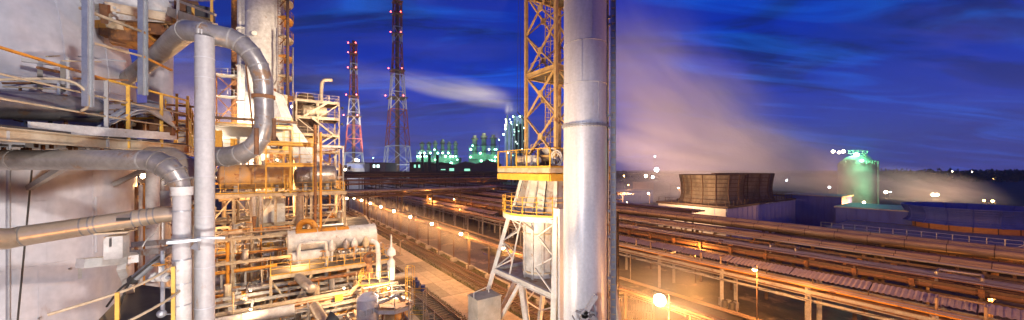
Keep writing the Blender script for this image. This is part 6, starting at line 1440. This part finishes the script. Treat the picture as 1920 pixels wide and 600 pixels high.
# ================================================================ STEAM
def steam_mat(name, dens, colr, nscale=1.0, lo=.42, hi=.60, sharp=1.0, an=0.0):
    m = bpy.data.materials.new(name); m.use_nodes = True; n = m.node_tree.nodes; l = m.node_tree.links
    for k in list(n):
        if k.type != 'OUTPUT_MATERIAL': n.remove(k)
    o = [k for k in n if k.type == 'OUTPUT_MATERIAL'][0]
    v = n.new('ShaderNodeVolumePrincipled'); v.inputs['Color'].default_value = colr + (1,); v.inputs['Anisotropy'].default_value = an
    t = n.new('ShaderNodeTexCoord')
    # object coords run -1..1 in every ellipsoid
    ln = n.new('ShaderNodeVectorMath'); ln.operation = 'LENGTH'; l.new(t.outputs['Object'], ln.inputs[0])
    fall = n.new('ShaderNodeMapRange'); fall.interpolation_type = 'SMOOTHSTEP'; fall.inputs[1].default_value = 1.0; fall.inputs[2].default_value = .15; fall.inputs[3].default_value = 0; fall.inputs[4].default_value = 1
    l.new(ln.outputs['Value'], fall.inputs[0])
    no = n.new('ShaderNodeTexNoise'); no.inputs['Scale'].default_value = nscale; no.inputs['Detail'].default_value = 4; no.inputs['Roughness'].default_value = .55; no.inputs['Distortion'].default_value = .6
    mp = n.new('ShaderNodeMapping'); mp.inputs['Scale'].default_value = (.6, 1, 1.2); l.new(t.outputs['Object'], mp.inputs[0]); l.new(mp.outputs[0], no.inputs['Vector'])
    nr = n.new('ShaderNodeMapRange'); nr.inputs[1].default_value = lo; nr.inputs[2].default_value = hi; nr.inputs[3].default_value = .12; l.new(no.outputs['Fac'], nr.inputs[0])
    mu = n.new('ShaderNodeMath'); mu.operation = 'MULTIPLY'; l.new(fall.outputs[0], mu.inputs[0]); l.new(nr.outputs[0], mu.inputs[1])
    m2 = n.new('ShaderNodeMath'); m2.operation = 'MULTIPLY'; m2.inputs[1].default_value = dens; l.new(mu.outputs[0], m2.inputs[0]); l.new(m2.outputs[0], v.inputs['Density'])
    l.new(v.outputs[0], o.inputs['Volume']); return m
ball_me = {}
def steam(lab, c, s, rot, dens, colr=(.9, .88, .86), ns=1.6, an=0.0):
    m = steam_mat('steam', dens, colr, ns, an=an); mb = MB(); mb.ball((0, 0, 0), 1.0, 12); me = mesh_of(mb, 'steam', m)
    o = link(bpy.data.objects.new('steam', me)); o.location = c; o.scale = s; o.rotation_euler = rot
    return tag(o, lab, 'steam', None, 'stuff')
# plume of the cooling tower, drifting up and to the left
steam('thick pink brown steam rolling low over the sheds behind the cooling tower', W(1345, 292, 130), (60, 26, 20), (0, math.radians(10), 0), .070, ns=1.4)
steam('tall veil of steam drifting up to the left from the cooling tower', W(1270, 190, 135), (58, 30, 27), (0, math.radians(38), 0), .048, ns=1.3)
steam('faint upper end of the steam veil high right of the white stack', W(1190, 90, 140), (36, 26, 30), (0, math.radians(50), 0), .020, ns=1.2)
steam('steam boiling off the wooden fan stacks', W(1490, 308, 112), (34, 12, 11), (0, math.radians(26), 0), .10, ns=1.5)
steam('orange lit steam drifting low above the right hand sheds', W(1730, 352, 112), (28, 12, 7.5), (0, math.radians(12), 0), .11, ns=1.4)
steam('low steam creeping over the ground behind the twin pipes', W(1230, 355, 150), (50, 20, 10), (0, 0, 0), .05, ns=1.6)
# far plume of the tower block
steam('long yellowish steam trail drifting left from the far tower block', W(850, 165, 480), (115, 26, 22), (0, math.radians(12), 0), .040, ns=1.2)
steam('broad faint steam trail continuing left behind the chimneys', W(640, 140, 520), (130, 24, 34), (0, math.radians(6), 0), .012, ns=1.2)
steam('steam curling off the far tower block', W(962, 205, 470), (14, 9, 14), (0, math.radians(55), 0), .05, ns=1.4)
# plant steam
steam('white steam billowing round the foot of the tall reactor', W(435, 212, 70), (15, 8, 8), (0, math.radians(14), 0), .12, ns=1.5)
steam('pinkish steam hanging behind the tall round column', W(360, 150, 80), (20, 10, 14), (0, math.radians(-20), 0), .05, ns=1.4)
steam('white steam jet slanting down beside the stair structure', W(560, 270, 54), (6.5, 2.5, 2.4), (0, math.radians(52), 0), .30, ns=1.8)
steam('green lit mist round the far green stacks', W(820, 300, 500), (42, 16, 13), (0, 0, 0), .018, ns=1.5)
steam('mist added to give the nearest track lamp its glow', W(1240, 556, 27), (5.5, 5.5, 4.5), (0, 0, 0), .07, ns=1.0)  # mist put in to stand for the lamp's glow
steam('thin mist added along the row of track lamps to make them glow', G(25.0, 82, 5.6), (3.2, 66, 3.2), (0, 0, A), .05, ns=1.2)  # mist put in so each lamp of the row gets a glow
# lamps added below the steam to brighten it
def added_steam_lamp(x, d, z, power, colr, lab, aim):
    b = W(x, 318, d); b.z = 0; t = thing('added_steam_lamp', lab, 'lamp', b, 0, 'lamps added under the steam')
    part('pole', MB().cyl(b, b + Vector((0, 0, z)), .1, 8), M['brown'], t); part('lamp_head', MB().box(b + Vector((0, 0, z + .1)), (.8, .4, .2), 0), M['steel'], t); part('bulb', MB().ball(b + Vector((0, -.1, z - .15)), .14, 6), M['L_hot'], t)
    lamp(t, b + Vector((0, 0, z + .5)), power, colr, .6, 110, aim)
PK = (1, .60, .42)
added_steam_lamp(1175, 98, 7, 185000, PK, 'added upward lamp just right of the white stack', W(1270, 200, 135))
added_steam_lamp(1262, 92, 7, 185000, PK, 'added upward lamp left of the cooling house', W(1340, 230, 140))
added_steam_lamp(1520, 100, 8, 160000, PK, 'added upward lamp right of the cooling house', W(1400, 250, 135))
added_steam_lamp(1690, 86, 7, 60000, (1, .52, .26), 'added upward lamp behind the wide blue shed', W(1730, 330, 125))
added_steam_lamp(1850, 90, 7, 50000, (1, .50, .24), 'added upward lamp behind the blue fan casing', W(1800, 340, 125))

def added_plume_lamp(x, y, d, power, lab, aim, colr=(1, .8, .5)):  # lamps put in to brighten the far steam trails
    c = W(x, y, d); b = Vector((c.x, c.y, 0)); t = thing('added_plume_lamp', lab, 'lamp', b, 0, 'lamps added under the far plumes'); part('pole', MB().cyl(b, c, .3, 6), M['dark'], t); part('bulb', MB().ball(c, .5, 6), M['L_gpale'], t); lamp(t, c + Vector((0, 0, 1.2)), power, colr, 1, 120, aim)
added_plume_lamp(936, 262, 455, 1000000, 'tall lamp added in front of the far tower block to light its plume', W(880, 175, 480))
added_plume_lamp(700, 296, 470, 900000, 'tall lamp added between the lattice chimneys', W(700, 150, 515), (1, .75, .6))

# thin haze added over the site so lamps glow and far things fade
hz_ = bpy.data.materials.new('haze'); hz_.use_nodes = True; n_ = hz_.node_tree.nodes; n_.remove(n_['Principled BSDF'])
pv = n_.new('ShaderNodeVolumePrincipled'); pv.inputs['Color'].default_value = (.9, .9, .95, 1); pv.inputs['Density'].default_value = HAZE; pv.inputs['Anisotropy'].default_value = .55
hz_.node_tree.links.new(pv.outputs[0], [k for k in n_ if k.type == 'OUTPUT_MATERIAL'][0].inputs['Volume'])
if HAZE > 0:
    hb = MB(); hb.box((0, 1000, 77), (4200, 2400, 158), 0); o = single('haze', hb, hz_, 'thin haze added over the whole plant for lamp glow', 'haze', kind='stuff')
